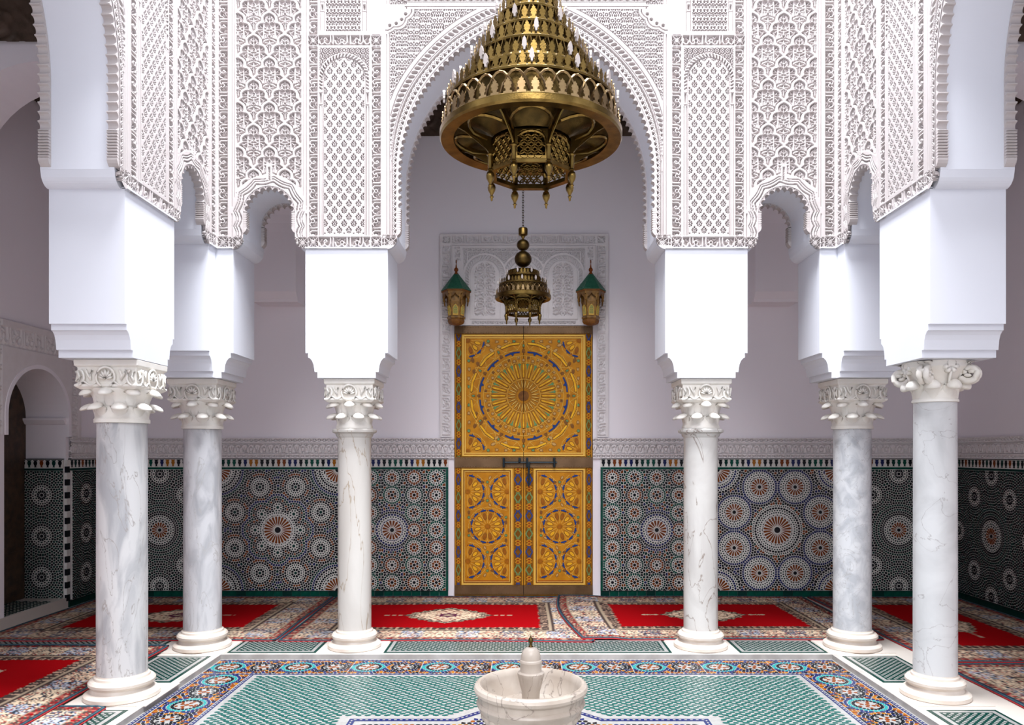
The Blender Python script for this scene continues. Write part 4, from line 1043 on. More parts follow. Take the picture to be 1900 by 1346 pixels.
# ------------------------------------------------------------------ columns
def leaf_mesh(name, r0, z0, z1, out, w, m, droop=.02):
    """a tongue that hugs the bell and ends in a rounded, drooping lip"""
    prof = [(r0 + .001, z0, .55), (r0 + .006, z0 + (z1 - z0) * .35, .8), (r0 + .012, z0 + (z1 - z0) * .62, .95), (r0 + out * .30, z0 + (z1 - z0) * .86, 1.0), (r0 + out * .55, z1 - .004, .85)]
    nu = 6; b = MB(); V = []
    for lay in (0, 1):
        for r, z, k in prof:
            for j in range(nu + 1):
                t = (j / nu - .5) * 2; a = t * w / 2 * k / r0; rr = r - (.012 if lay else 0) - .008 * t * t
                V.append((rr * math.sin(a), -rr * math.cos(a), z - (.008 if lay else 0)))
    n = (nu + 1) * len(prof); F = []
    for lay in (0, 1):
        for i in range(len(prof) - 1):
            for j in range(nu): F.append((lay * n + i * (nu + 1) + j, lay * n + i * (nu + 1) + j + 1, lay * n + (i + 1) * (nu + 1) + j + 1, lay * n + (i + 1) * (nu + 1) + j))
    for i in range(len(prof) - 1):
        for j in (0, nu): F.append((i * (nu + 1) + j, (i + 1) * (nu + 1) + j, n + (i + 1) * (nu + 1) + j, n + i * (nu + 1) + j))
    b.add(V, F)
    # rounded lip: flattened ellipsoid tilted down, thinner at the tip
    V = []; F = []; nl_, na_ = 8, 14; tilt = -.45
    for i in range(nl_ + 1):
        ph = -PI / 2 + PI * i / nl_
        for j in range(na_):
            th = 2 * PI * j / na_; x = w * .47 * math.cos(ph) * math.cos(th); y = out * .58 * math.cos(ph) * math.sin(th); z = droop * .62 * math.sin(ph) * (1.15 if math.sin(ph) > 0 else .6)
            z -= .35 * x * x / w; y2 = y * math.cos(tilt) - z * math.sin(tilt); z2 = y * math.sin(tilt) + z * math.cos(tilt)
            V.append((x, -(r0 + out * .52 + y2), z1 - droop * .30 + z2))
    for i in range(nl_):
        for j in range(na_): F.append((i * na_ + j, i * na_ + (j + 1) % na_, (i + 1) * na_ + (j + 1) % na_, (i + 1) * na_ + j))
    b.add(V, F)
    return b.mesh(name, m, True)
HALF = .205
def carving(b):
    """palmette and scrolls on the four faces of the abacus"""
    zc = 2.075
    for k in range(4):
        ca, sa = math.cos(k * PI / 2), math.sin(k * PI / 2)
        fn = lambda u, v, d: (u * ca + (HALF - .012 + d) * sa, u * sa - (HALF - .012 + d) * ca, v)
        for i in range(7):
            t = PI / 2 + (i - 3) * .42; L = .062 - .004 * abs(i - 3)
            c, s = math.cos(t), math.sin(t); q = [(.006, -.003), (L * .6, -.008), (L, 0), (L * .6, .008), (.006, .003)]
            b.prism([(x * c - y * s, zc - .012 + x * s + y * c) for x, y in q], fn, -.008, .014)
        for cx, r in ((0, .064), (-.19, .06), (.19, .06)):
            P = [fn(cx + r * math.cos(t) * .92, zc + r * math.sin(t), .008) for t in np.linspace(-.35 * PI, 1.35 * PI, 17) if abs(cx + r * math.cos(t) * .92) < .168]
            if len(P) > 2: b.tube(P, .0075, 6)
        for sg in (-1, 1):
            b.tube([fn(sg * (.095 + .045 * math.cos(t)), 2.035 + .012 * math.sin(3 * t), .006) for t in np.linspace(0, PI, 12)], .006, 5)
            b.tube([fn(sg * .095, 2.055, .004), fn(sg * .1, 2.09, .005), fn(sg * .085, 2.12, .005)], .007, 6); b.tube([fn(sg * .095, 2.06, .004), fn(sg * .118, 2.1, .005), fn(sg * .128, 2.125, .004)], .007, 6)
            b.tube([fn(sg * .175, 2.05, .004), fn(sg * .16, 2.08, .006), fn(sg * .178, 2.115, .004)], .009, 6)
def column(key, label, r, shaft, flare=False, style='leaf'):
    x, y = COLS[key]
    t = thing('marble_column', label, 'column', (x, y, 0), group='court columns')
    k = r / .135
    base = [(0, 0), (.205 * k ** .5, 0), (.216 * k ** .5, .012), (.214 * k ** .5, .034), (.196 * k ** .5, .048), (.176 * k ** .6, .056), (.168 * k ** .7, .075), (.172 * k ** .7, .084), (.184 * k ** .7, .096), (.184 * k ** .7, .112), (.172 * k ** .8, .126), (.150 * k, .132), (.147 * k, .146), (r * 1.02, .152), (r, .16)]
    me = MB().lathe(base, 40).mesh('base', 'marble_cream'); autosmooth(me, .5); link('base', me, t)
    b = MB(); b.box(-.262, .262, -.215 if key in ('nl', 'nr') else -.205, .262, 0, .006); b.build('plinth_slab', 'marble_floor', t)
    zt = {'volute': 1.93}.get(style, 1.80)
    sh = [(r, .155), (r * 1.0, .9), (r * .985, zt - .05), (r * .985, zt)] if not flare else [(r, .155), (r, .9), (r * .985, 1.68), (r * 1.0, 1.72), (r * 1.1, 1.735), (r * 1.12, 1.75), (r * 1.32, 1.765), (r * 1.34, 1.78), (r * 1.25, 1.792), (r, 1.80)]
    me = MB().lathe(sh, 40).mesh('shaft', shaft); autosmooth(me, .6); link('shaft', me, t)
    if style == 'leaf':
        rb = max(r * 1.03, .138)
        bell = [(rb * .98, 1.79), (rb * 1.06, 1.792), (rb * 1.06, 1.815), (rb * 1.02, 1.822), (rb, 1.85), (rb * 1.02, 1.92), (rb * 1.12, 1.965), (rb * 1.28, 2.0), (rb * 1.3, 2.01)]
        me = MB().lathe(bell, 40).mesh('capital', 'marble_cap'); autosmooth(me, .7); cap = link('capital', me, t)
        lo = leaf_mesh('leaf', rb, 1.825, 1.900, .085, .100, 'marble_cap', .030); hi = leaf_mesh('leaf', rb * 1.05, 1.90, 1.995, .085, .092, 'marble_cap', .034)
        for i in range(8):
            link('leaf', lo, cap, rot=(0, 0, (i + .5) * PI / 4)); link('leaf', hi, cap, rot=(0, 0, i * PI / 4))
        # abacus: block with slightly undercut lower edge
        rows = [(HALF - .03, 2.0), (HALF - .004, 2.018), (HALF - .004, 2.03), (HALF - .018, 2.036), (HALF - .018, 2.14), (HALF - .004, 2.148), (HALF - .002, ZB - .002)]
        V = []; F = []
        for h, z in rows: V += [(-h, -h, z), (h, -h, z), (h, h, z), (-h, h, z)]
        for j in range(len(rows) - 1):
            for i in range(4): F.append((j * 4 + i, j * 4 + (i + 1) % 4, (j + 1) * 4 + (i + 1) % 4, (j + 1) * 4 + i))
        F += [(3, 2, 1, 0), tuple(len(V) - 4 + i for i in range(4))]
        ab = weighted(link('abacus', mesh('abacus', V, F, 'marble_cap'), t), .004, 1)
        b = MB(); carving(b); link('abacus_carving', b.mesh('abacus_carving', 'marble_cap', True), ab)
    else:
        bell = [(r * .99, 1.925), (r * 1.06, 1.928), (r * 1.06, 1.94), (r, 1.95), (r * 1.02, 2.0), (r * 1.1, 2.07), (r * 1.3, 2.12), (r * 1.5, 2.15), (r * 1.5, ZB - .002)]
        me = MB().lathe(bell, 40).mesh('capital', 'marble_cap'); autosmooth(me, .7); cap = link('capital', me, t)
        lo = leaf_mesh('acanthus_leaf', r, 1.945, 2.045, .07, .105, 'marble_cap', .055)
        for i in range(8): link('acanthus_leaf', lo, cap, rot=(0, 0, i * PI / 4 + .2))
        vb_ = MB()
        for s in (-1, 1):
            pts = []; rad = []
            for q in np.linspace(0, 1, 30):
                a = q * 3.2 * PI; rr = .070 * (1 - q * .80); pts.append((s * .020, -(.205 - .0 + math.cos(a + .5 * PI) * rr), 2.108 + math.sin(a + .5 * PI) * rr)); rad.append(.026 * (1 - .55 * q))
            pts = [(s * .03, -.06, 2.10), (s * .03, -.12, 2.165), (s * .02, -.18, 2.183)] + pts
            vb_.tube(pts, [.018, .024, .026] + rad, 7)
        vb_.lathe([(0, 2.1), (.03, 2.105), (.036, 2.118), (.03, 2.131), (0, 2.136)], 12, 0, -.225)
        vm = vb_.mesh('volute', 'marble_cap', True)
        for i in range(4): link('volute', vm, cap, rot=(0, 0, PI / 4 + i * PI / 2))
        fl_ = MB()
        for i in range(6):
            c, s = math.cos(i * PI / 3), math.sin(i * PI / 3)
            fl_.prism([(x * c - y_ * s, 2.145 + x * s * .8 + y_ * c) for x, y_ in [(.004, 0), (.026, -.018), (.046, -.012), (.052, 0), (.046, .012), (.026, .018)]], lambda u, v, d: (u, -r * 1.38 - d, v), -.02, .014)
        fl_.tube([(0, -r * 1.2, 2.02), (0, -r * 1.28, 2.07), (0, -r * 1.42, 2.115)], .009, 6)
        fm = fl_.mesh('flower', 'marble_cap', True)
        for i in range(4): link('flower', fm, cap, rot=(0, 0, i * PI / 2))
    return t
column('nl', 'thick white marble column with grey diagonal streaks, nearest on the left', .152, 'shaft_diag')
column('fl', 'grey-streaked marble column at the far left corner of the court', .148, 'shaft_diag_b')
column('ml', 'cream marble column with flared neck, left of the gilded door', .135, 'shaft_warm', True)
column('mr', 'white marble column with bold brown cracked veins, right of the gilded door', .138, 'shaft_vein', True)
column('fr', 'blue-grey clouded marble column at the far right corner of the court', .148, 'shaft_grey')
column('nr', 'slender white marble column with scrolled volute capital, nearest on the right', .131, 'shaft_clear', False, 'volute')

# ------------------------------------------------------------------ fountain
t = thing('marble_fountain', 'round white marble fountain basin on the star mosaic in the court', 'fountain', (FX, FY, ZF))
dz = -ZF
basin = [(.0, .40), (.10, .405), (.17, .425), (.205, .46), (.218, .50), (.225, .518), (.238, .530), (.250, .530), (.261, .522), (.266, .508), (.262, .494), (.250, .484), (.243, .480), (.242, .455), (.250, .448), (.254, .440), (.250, .430), (.243, .424), (.235, .405), (.225, .39)]
me = MB().lathe([(r, z + dz - .005) for r, z in basin], 56).mesh('basin', 'basin_marble'); autosmooth(me, .5); bs = link('basin', me, t)
n = 112; V = []; rows = [(.226, .394), (.232, .385), (.226, .37), (.20, .345), (.16, .32), (.115, .30)]
for r, z in rows:
    for i in range(n): V.append(((r + .006 * math.cos(i * PI / 2)) * math.cos(2 * PI * i / n), (r + .006 * math.cos(i * PI / 2)) * math.sin(2 * PI * i / n), z + dz))
F = [(j * n + i, j * n + (i + 1) % n, (j + 1) * n + (i + 1) % n, (j + 1) * n + i) for j in range(len(rows) - 1) for i in range(n)]
link('gadrooned_underside', mesh('gadrooned_underside', V, F, 'basin_marble', True), t)
me = MB().lathe([(.115, .30 + dz), (.08, .285 + dz), (.07, .26 + dz), (.085, .24 + dz), (.07, .22 + dz), (.075, .12 + dz), (.10, .08 + dz), (.14, .06 + dz), (.15, .03 + dz), (.17, .02 + dz), (.17, 0), (0, 0)], 32).mesh('stem', 'basin_marble'); autosmooth(me, .6); link('stem', me, t)
prof = [(.040, .42), (.042, .47), (.043, .485), (.05, .51), (.0585, .545), (.063, .562), (.062, .572), (.052, .578), (.05, .585), (.051, .615), (.053, .622), (.051, .63), (.046, .634), (.0455, .65), (.041, .668), (.031, .682), (.018, .69), (.0, .692)]
n = 40; V = []
for q, (r, z) in enumerate(prof):
    for i in range(n):
        fl = 1 - .06 * (abs(math.sin(i * 8 * PI / n)) < .35) * (2 < q < 6); V.append((r * fl * math.cos(2 * PI * i / n), r * fl * math.sin(2 * PI * i / n), z + dz))
F = [(j * n + i, j * n + (i + 1) % n, (j + 1) * n + (i + 1) % n, (j + 1) * n + i) for j in range(len(prof) - 1) for i in range(n)]
me = mesh('spout_column', V, F, 'basin_marble'); autosmooth(me, .5); sp = link('spout_column', me, t)
me = MB().lathe([(.0, .688), (.011, .688), (.011, .694), (.007, .697), (.006, .708), (.011, .714), (.0125, .722), (.009, .731), (.003, .736), (.0025, .745), (0, .746)], 16).mesh('nozzle', 'brass_dark', True)
link('nozzle', me, sp, (0, 0, dz))
# ------------------------------------------------------------------ gilded double door
DW = DX1 - DX0
YD = YW - .01
door = tag(empty('door_1', ((DX0 + DX1) / 2, YD, 0)), 'tall gilded and painted double door with star wheels', kind='structure')
def dpx(px): return (px - 971.5) * K3
def dz_(py): return EYE + (840 - py) * K3
LEAF = {}
for s, nm in ((-1, 'left'), (1, 'right')):
    b = MB(); x0, x1 = (dpx(844), -.003) if s < 0 else (.003, dpx(1099)); b.box(x0, x1, 0, .05, .015, DZ - .004)
    LEAF[s] = b.build('door_leaf', 'wood_gold', door); LEAF[s]['label'] = 'door leaf on the %s of the bolt' % nm
b = MB(); b.box(DX0 - dpx(971.5) - (DX0 + DX1) / 2, DX1 - (DX0 + DX1) / 2, .05, .09, 0, DZ); b.build('gap_blocker', 'wood_dark', door)  # dark sheet added to stop world light showing through the leaf gap
def side(x): return LEAF[-1] if x < 0 else LEAF[1]
def dbox(name, m, px0, px1, py0, py1, y0, y1, bev=0):
    for a, c in (((px0, min(px1, 971)) if px0 < 971 else None, -1), ((max(px0, 972), px1) if px1 > 972 else None, 1)):
        if a and a[1] > a[0] + .2:
            b = MB(); b.box(dpx(a[0]), dpx(a[1]), y0, y1, dz_(py1), dz_(py0)); o = b.build(name, m, LEAF[c])
            if bev: weighted(o, bev, 1)
dbox('top_rail', 'copper_rail', 844, 1099, 606, 620, -.022, .0)
dbox('middle_rail', 'copper_rail', 844, 1099, 849, 868, -.022, .0)
dbox('bottom_rail', 'copper_rail', 844, 1099, 1086, 1103, -.022, .0)
# nail heads on the rails
nb = MB(); nb.lathe([(0, .004), (.003, .003), (.0045, 0)], 8)
NM = nb.mesh('nail_head', 'brass', True)
for py in (608.5, 618.5, 851, 866, 1088.5, 1101):
    for s in (-1, 1):
        b = MB()
        for i in range(26):
            x = s * (.015 + i * .0285); z = dz_(py)
            b.add([(x + v.co.x, -.022 - v.co.z, z + v.co.y) for v in NM.vertices], [tuple(p.vertices) for p in NM.polygons])
        tag(b.build('nail_row', 'brass', LEAF[s]), kind='stuff')
def mould(px0, px1, py0, py1, w=.022, m='gold_line', parent=None, dep=.014):
    """rectangular frame moulding"""
    x0, x1, z0, z1 = dpx(px0), dpx(px1), dz_(py1), dz_(py0)
    b = MB()
    for q in ((x0, x1, z1 - w, z1), (x0, x1, z0, z0 + w), (x0, x0 + w, z0 + w, z1 - w), (x1 - w, x1, z0 + w, z1 - w)): b.box(q[0], q[1], -dep, 0, q[2], q[3])
    return b.build('frame_moulding', m, parent)
for s in (-1, 1):
    a, c = (857, 971) if s < 0 else (972, 1086)
    # upper frame: three sides, open at the meeting stile
    b = MB(); w = .018
    xs = (dpx(858), dpx(971)) if s < 0 else (dpx(972), dpx(1085)); zt, zb = dz_(622), dz_(847)
    b.box(*xs, -.016, 0, zt - w, zt); b.box(*xs, -.016, 0, zb, zb + w); xo = xs[0] if s < 0 else xs[1] - w; b.box(xo, xo + w, -.016, 0, zb + w, zt - w)
    b.box(*xs, -.009, 0, zt - 2.2 * w, zt - 1.5 * w); b.box(*xs, -.009, 0, zb + 1.5 * w, zb + 2.2 * w); b.box(xo + (1.5 * w if s < 0 else -1.2 * w), xo + (2.2 * w if s < 0 else -.5 * w), -.009, 0, zb + 2.2 * w, zt - 2.2 * w)
    b.build('frame_moulding', 'gold_line', LEAF[s])
    p0, p1 = (857, 951) if s < 0 else (991, 1085)
    mould(p0, p1, 870, 1085, .016, 'gold_line', LEAF[s]); mould(p0 + 3.6, p1 - 3.6, 873.6, 1081.4, .008, 'paint_brown', LEAF[s], .008); mould(p0 + 5, p1 - 5, 875, 1080, .006, 'gold_line', LEAF[s], .01)
    for q0, q1 in ((873.6, 876.5), (1077.5, 1081)): dbox('red_fillet', 'paint_red', p0 + 4, p1 - 4, q0, q1, -.004, 0)
# painted arabesque strips
def strip(px0, px1, py0, py1, parent):
    x0, x1, z0, z1 = dpx(px0), dpx(px1), dz_(py1), dz_(py0); st = .0042
    nu, nv = max(2, int((x1 - x0) / st)), int((z1 - z0) / st)
    U, V = np.meshgrid(np.linspace(-1, 1, nu + 1), np.linspace(z0, z1, nv + 1))
    au = np.abs(U); q = np.mod(V, .20) / .20; v = np.abs(q - .5) * 2
    base = np.zeros(U.shape + (3,)); base[:] = (.22, .09, .012)
    H = np.full(U.shape, .3)
    k = (np.floor(V / .20).astype(int)) % 2
    sc = np.abs(au - (.45 + .25 * np.cos(v * PI * 2.0))) < .16
    c = np.where(k[..., None] == 0, np.array((.02, .06, .22)), np.array((.16, .26, .10)))
    base = np.where((sc & (v < .62))[..., None], c, base); H = np.where(sc & (v < .62), .9, H)
    d = au + np.abs(v - .85) * 3.2
    base = np.where(((d < .75) & (d > .38))[..., None], np.array((.55, .24, .02)), base); base = np.where((d < .3)[..., None], np.array((.30, .04, .01)), base); H = np.where((d < .75) & (d > .38), 1, H)
    ln = np.mod(au * 3 + v * 7, 1) < .2
    base = np.where((ln & ~sc & (d > .75))[..., None], np.array((.06, .02, .006)), base)
    e = au > .88; base = np.where(e[..., None], np.array((.60, .30, .04)), base); H = np.where(e, 1, H)
    X = (U + 1) / 2 * (x1 - x0) + x0
    co = np.stack([X, -.004 - .006 * H, V], -1).reshape(-1, 3)
    idx = np.arange((nu + 1) * (nv + 1)).reshape(nv + 1, nu + 1)
    me = qmesh('painted_strip', co, np.stack([idx[:-1, :-1], idx[:-1, 1:], idx[1:, 1:], idx[1:, :-1]], -1).reshape(-1, 4), 'door_paint')
    at = me.color_attributes.new('weave', 'FLOAT_COLOR', 'POINT'); at.data.foreach_set('color', np.concatenate([base.reshape(-1, 3), np.ones((len(co), 1))], 1).astype(np.float32).reshape(-1))
    link('painted_strip', me, parent)
strip(845.5, 857, 621, 848, LEAF[-1]); strip(1086, 1098, 621, 848, LEAF[1])
strip(845.5, 856, 869, 1085, LEAF[-1]); strip(1087, 1098, 869, 1085, LEAF[1]); strip(952.5, 969.5, 869, 1085, LEAF[-1]); strip(973.5, 990, 869, 1085, LEAF[1])
# raised wooden pieces
PC = {}
def piece(name, poly, m, x, z, ang, th=.007, sc=1.0, y=0.0, border=True):
    """a carved piece with a brown edge: outline plate below, coloured plate on top"""
    key = (name, m, tuple(poly), th)
    if key not in PC:
        b = MB()
        if border: b.prism(poly, lambda u, v, d: (u, -d, v), 0, th * .55, 0, False)
        b.prism(inset(poly, .0048) if border else poly, lambda u, v, d: (u, -d, v), 0, th, 1, False)
        PC[key] = b.mesh(name, mats=['paint_brown', m])
    return link(name, PC[key], side(x), (x, y, z), (0, -ang, 0), (sc, 1, sc))
def almond(L, w): return tuple([(0, 0), (L * .28, -w * .85), (L * .62, -w), (L, -w * .62), (L, w * .62), (L * .62, w), (L * .28, w * .85)])
def rod(L, w): return tuple([(0, 0), (L * .1, -w), (L * .96, -w), (L, -w * .5), (L, w * .5), (L * .96, w), (L * .1, w)])
def disc(r, n=10): return tuple((r * math.cos(2 * PI * i / n), r * math.sin(2 * PI * i / n)) for i in range(n))
def shield(L, w): return tuple([(-L / 2, -w * .9), (L * .2, -w), (L / 2, 0), (L * .2, w), (-L / 2, w * .9), (-L * .3, 0)])
BLUE = tuple([(-.012, -.040), (.004, -.042), (.010, -.012), (.014, -.004), (.030, 0), (.014, .004), (.010, .012), (.004, .042), (-.012, .040), (-.004, 0)])
BLUE = tuple([(.0, -.036), (.012, -.034), (.017, -.016), (.017, -.005), (.036, 0), (.017, .005), (.017, .016), (.012, .034), (.0, .036), (-.002, 0)])
CHEV = tuple([(-.020, -.108), (.008, -.112), (.026, 0), (.008, .112), (-.020, .108), (-.006, 0)])
DART = tuple([(0, 0), (.05, -.008), (.066, -.022), (.070, -.004), (.082, 0), (.070, .004), (.066, .022), (.05, .008)])
cz = dz_(735); NR = 24
for i in range(NR):
    t = PI / 2 + 2 * PI * i / NR; c, s = math.cos(t), math.sin(t); j = 1e-4 if abs(c) < 1e-6 else 0
    sx = -1e-4 if (abs(c) < 1e-3) else 0
    piece('gilded_ray', rod(.172, .0145), 'gold_light', .19 * c + sx, cz + .19 * s, t, .014)
    piece('round_stud', disc(.019), 'paint_cream', .395 * c + sx, cz + .395 * s, t, .007)
    t2 = t + PI / NR
    piece('green_dart', DART, 'paint_green', .285 * math.cos(t2), cz + .285 * math.sin(t2), t2, .006, 1.0, 0, False)
    piece('gilded_petal', almond(.10, .0105), 'gold_line', .075 * math.cos(t2), cz + .075 * math.sin(t2), t2, .008)
    piece('small_shield', shield(.04, .016), 'paint_brown' if i % 2 else 'paint_cream', .425 * math.cos(t2), cz + .425 * math.sin(t2), t2, .006)
for i in range(12):
    t = PI / 2 + 2 * PI * (i + .5) / 12; c, s = math.cos(t), math.sin(t)
    BR = tuple([(-.006, -.082), (.010, -.086), (.022, -.02), (.022, .02), (.010, .086), (-.006, .082), (.004, .02), (-.022, 0), (.004, -.02)])
    piece('blue_bracket', BR, 'paint_blue', .475 * c, cz + .475 * s, t, .008, 1, 0, False)
    piece('gilded_chevron', CHEV, 'gold_light', .575 * c, cz + .575 * s, t, .012)
    t2 = t + PI / 12
    piece('green_lozenge', shield(.05, .014), 'paint_green', .555 * math.cos(t2), cz + .555 * math.sin(t2), t2, .006)
    piece('brown_block', tuple([(-.02, -.02), (.02, -.014), (.02, .014), (-.02, .02)]), 'paint_brown', .497 * math.cos(t2), cz + .497 * math.sin(t2), t2, .006)
# thin raised straps between the pieces
for s in (-1, 1):
    b = MB()
    for rr, n_, ph in ((.445, 24, 0), (.515, 24, .5), (.615, 12, .5), (.185, 24, 0), (.372, 24, 0)):
        P = [(rr * math.cos(2 * PI * (i + ph) / n_), cz + rr * math.sin(2 * PI * (i + ph) / n_)) for i in range(n_ + 1)]
        for (xa_, za_), (xb_, zb_) in zip(P[:-1], P[1:]):
            if (xa_ + xb_) * s > 0 and min(xa_ * s, xb_ * s) > -.002: b.tube([(xa_, -.002, za_), (xb_, -.002, zb_)], .0038, 4)
    for i in range(24):
        t = PI / 2 + 2 * PI * (i + .5) / 24
        if math.cos(t) * s > .05:
            for dt in (-.045, .045): b.tube([(.19 * math.cos(t), -.002, cz + .19 * math.sin(t)), (.445 * math.cos(t + dt), -.002, cz + .445 * math.sin(t + dt))], .003, 4)
            for dt in (-.13, .13):
                xe, ze = .62 * math.cos(t + dt), .62 * math.sin(t + dt)
                b.tube([(.515 * math.cos(t), -.002, cz + .515 * math.sin(t)), (xe, -.002, cz + ze)], .003, 4)
    b.build('strapwork', 'gold_line', LEAF[s])
# rosette hub of the wheel (one disc on each leaf)
for s in (-1, 1):
    hb = MB(); hb.prism([(.0, -.055)] + [(s * .055 * math.cos(a), .055 * math.sin(a)) for a in np.linspace(-PI / 2, PI / 2, 13)], lambda u, v, d: (u, -d, v), 0, .012, 0, False)
    hb.build('wheel_hub', 'paint_brown', LEAF[s], (s * .003, 0, cz))
def quarter(cx, cz_, R, lim, name='corner', alm='gold_light'):
    for i in range(12):
        t = 2 * PI * (i + .5) / 12
        for rad, poly, m, nm, bd in ((R * .36, almond(R * .42, R * .11), alm if abs(math.cos(t)) > .6 else 'wood_amber', 'gilded_almond', True), (R * .90, BLUE, 'paint_blue', 'blue_hook', False)):
            x, z = cx + rad * math.cos(t), cz_ + rad * math.sin(t)
            L = R * .42 if nm == 'gilded_almond' else .02
            xe, ze = x + L * math.cos(t), z + L * math.sin(t)
            if lim[0] + .012 < min(x, xe) and max(x, xe) < lim[1] - .012 and lim[2] + .012 < min(z, ze) and max(z, ze) < lim[3] - .012:
                piece(nm, poly, m, x, z, t, .009, 1 if bd else R / .205, 0, bd)
    par = side((lim[0] + lim[1]) / 2)
    star = [(cx + R * (.17 if i % 2 == 0 else .10) * math.cos(2 * PI * i / 24), cz_ + R * (.17 if i % 2 == 0 else .10) * math.sin(2 * PI * i / 24)) for i in range(24)]
    hub = clip_rect(star, lim)
    if hub:
        b = MB(); b.prism(hub, lambda u, v, d: (u, -d, v), 0, .008, 0, False); b.build('star_hub', 'wood_amber', par)
    b = MB()
    def seg(x0, z0, x1, z1, w=.0026):
        if all(lim[0] + .004 < q < lim[1] - .004 for q in (x0, x1)) and all(lim[2] + .004 < q < lim[3] - .004 for q in (z0, z1)): b.tube([(x0, -.001, z0), (x1, -.001, z1)], w, 4)
    for i in range(12):
        t = 2 * PI * i / 12; t2 = t + 2 * PI / 12
        for r0, r1, a0, a1 in ((.2, .82, t, t), (.82, .98, t, t + .16), (.82, .98, t, t - .16), (1.12, 1.12, t, t2), (.98, 1.12, t + .16, t + .26)):
            seg(cx + R * r0 * math.cos(a0), cz_ + R * r0 * math.sin(a0), cx + R * r1 * math.cos(a1), cz_ + R * r1 * math.sin(a1))
    if b.V: b.build('strapwork', 'gold_line', par)
    for i in range(12):
        t = 2 * PI * i / 12; x, z = cx + R * .93 * math.cos(t), cz_ + R * .93 * math.sin(t)
        if lim[0] + .02 < x < lim[1] - .02 and lim[2] + .02 < z < lim[3] - .02: piece('tiny_diamond', ((-.009, 0), (0, -.006), (.009, 0), (0, .006)), 'paint_red', x, z, t, .005, 1, 0, False)
X0u, X1u, Z0u, Z1u = dpx(865), dpx(1078), dz_(841), dz_(629)
for sx in (-1, 1):
    for sz in (-1, 1):
        lim = (X0u, 0, Z0u, Z1u) if sx < 0 else (0, X1u, Z0u, Z1u)
        quarter(X0u + .02 if sx < 0 else X1u - .02, Z0u + .02 if sz < 0 else Z1u - .02, .19, lim)
        for a, d_ in ((.245, .03), (.34, .035), (.44, .03), (.53, .03)):
            x = (X0u + a) if sx < 0 else (X1u - a); z = (Z0u + d_) if sz < 0 else (Z1u - d_)
            m = ('paint_green', 'paint_brown', 'paint_green', 'paint_cream')[int(a * 9) % 4]
            if a == .245: piece('round_stud', disc(.02), 'paint_green', x, z, 0, .007)
            else: piece('small_shield', shield(.05, .016), m, x, z, 0 if sx < 0 else PI, .006)
            xs_ = (X0u + d_) if sx < 0 else (X1u - d_); zs_ = (Z0u + a) if sz < 0 else (Z1u - a)
            if a == .245: piece('round_stud', disc(.02), 'paint_green', xs_, zs_, 0, .007)
            else: piece('small_shield', shield(.05, .016), m, xs_, zs_, PI / 2 * (1 if sz < 0 else -1), .006)
        for a, d_, an in ((.27, .085, .4), (.085, .27, 1.17), (.31, .15, .6), (.15, .31, 1.0), (.40, .10, .3), (.10, .40, 1.27)):
            x = (X0u + a) if sx < 0 else (X1u - a); z = (Z0u + d_) if sz < 0 else (Z1u - d_); ang = an if sx * sz > 0 else PI - an
            piece('small_almond', almond(.06, .019), 'paint_cream' if a > d_ else 'paint_brown', x, z, ang, .006)
# lower panels: one wheel in the middle, quarter wheels at the four corners
for s in (-1, 1):
    lim = (dpx(863), dpx(946), dz_(1076), dz_(878)) if s < 0 else (dpx(997), dpx(1079.5), dz_(1076), dz_(878))
    mx_, mz_ = (lim[0] + lim[1]) / 2, (lim[2] + lim[3]) / 2; hz = (lim[3] - lim[2]) * .326
    quarter(mx_, mz_, .19, lim)
    for cx_ in (lim[0] + .03, lim[1] - .03):
        for cz_ in (mz_ - hz, mz_ + hz): quarter(cx_, cz_, .19, lim)
    for dx_, dz2 in ((0, hz + .105), (0, -hz - .105), (0, hz - .1), (0, -hz + .1), (-.205, .1), (.205, .1), (-.205, -.1), (.205, -.1)):
        x, z = mx_ + dx_, mz_ + dz2; piece('round_stud', disc(.018), 'paint_green', x, z, 0, .007)
        for k in range(3):
            t = {True: PI / 2, False: 0}[dx_ == 0] + 2 * PI * k / 3 + (PI / 2 if (dx_ == 0 and dz2 > 0) else -PI / 2 if dx_ == 0 else (0 if dx_ < 0 else PI) + PI / 2)
            xx, z2 = x + .028 * math.cos(t), z + .028 * math.sin(t)
            if lim[0] < xx + .05 * math.cos(t) < lim[1] and lim[2] < z2 + .05 * math.sin(t) < lim[3]: piece('small_almond', almond(.05, .015), 'paint_cream' if k else 'paint_brown', xx, z2, t, .006)
# iron bolt
bo = empty('iron_bolt', (0, -.022, 0), parent=door)
b = MB(); b.tube([(dpx(933), -.03, dz_(858.5)), (dpx(1033), -.03, dz_(858.5))], .011, 10); b.build('bolt_bar', 'iron', bo)
for px in (935, 964, 978, 1028):
    b = MB(); b.box(dpx(px) - .012, dpx(px) + .012, -.05, 0, dz_(858.5) - .055 * (px != 964), dz_(858.5) + .055); weighted(b.build('bolt_staple', 'iron', bo), .006, 2)
b = MB(); b.box(dpx(981) - .015, dpx(981) + .015, -.056, -.03, dz_(862) - .03, dz_(857)); b.prism([(-.012, 0), (.012, 0), (.009, -.22), (-.009, -.22)], lambda u, v, d: (dpx(981) + u, -.03 - d, dz_(866) + v), 0, .022); weighted(b.build('bolt_hasp', 'iron', bo), .004, 2)
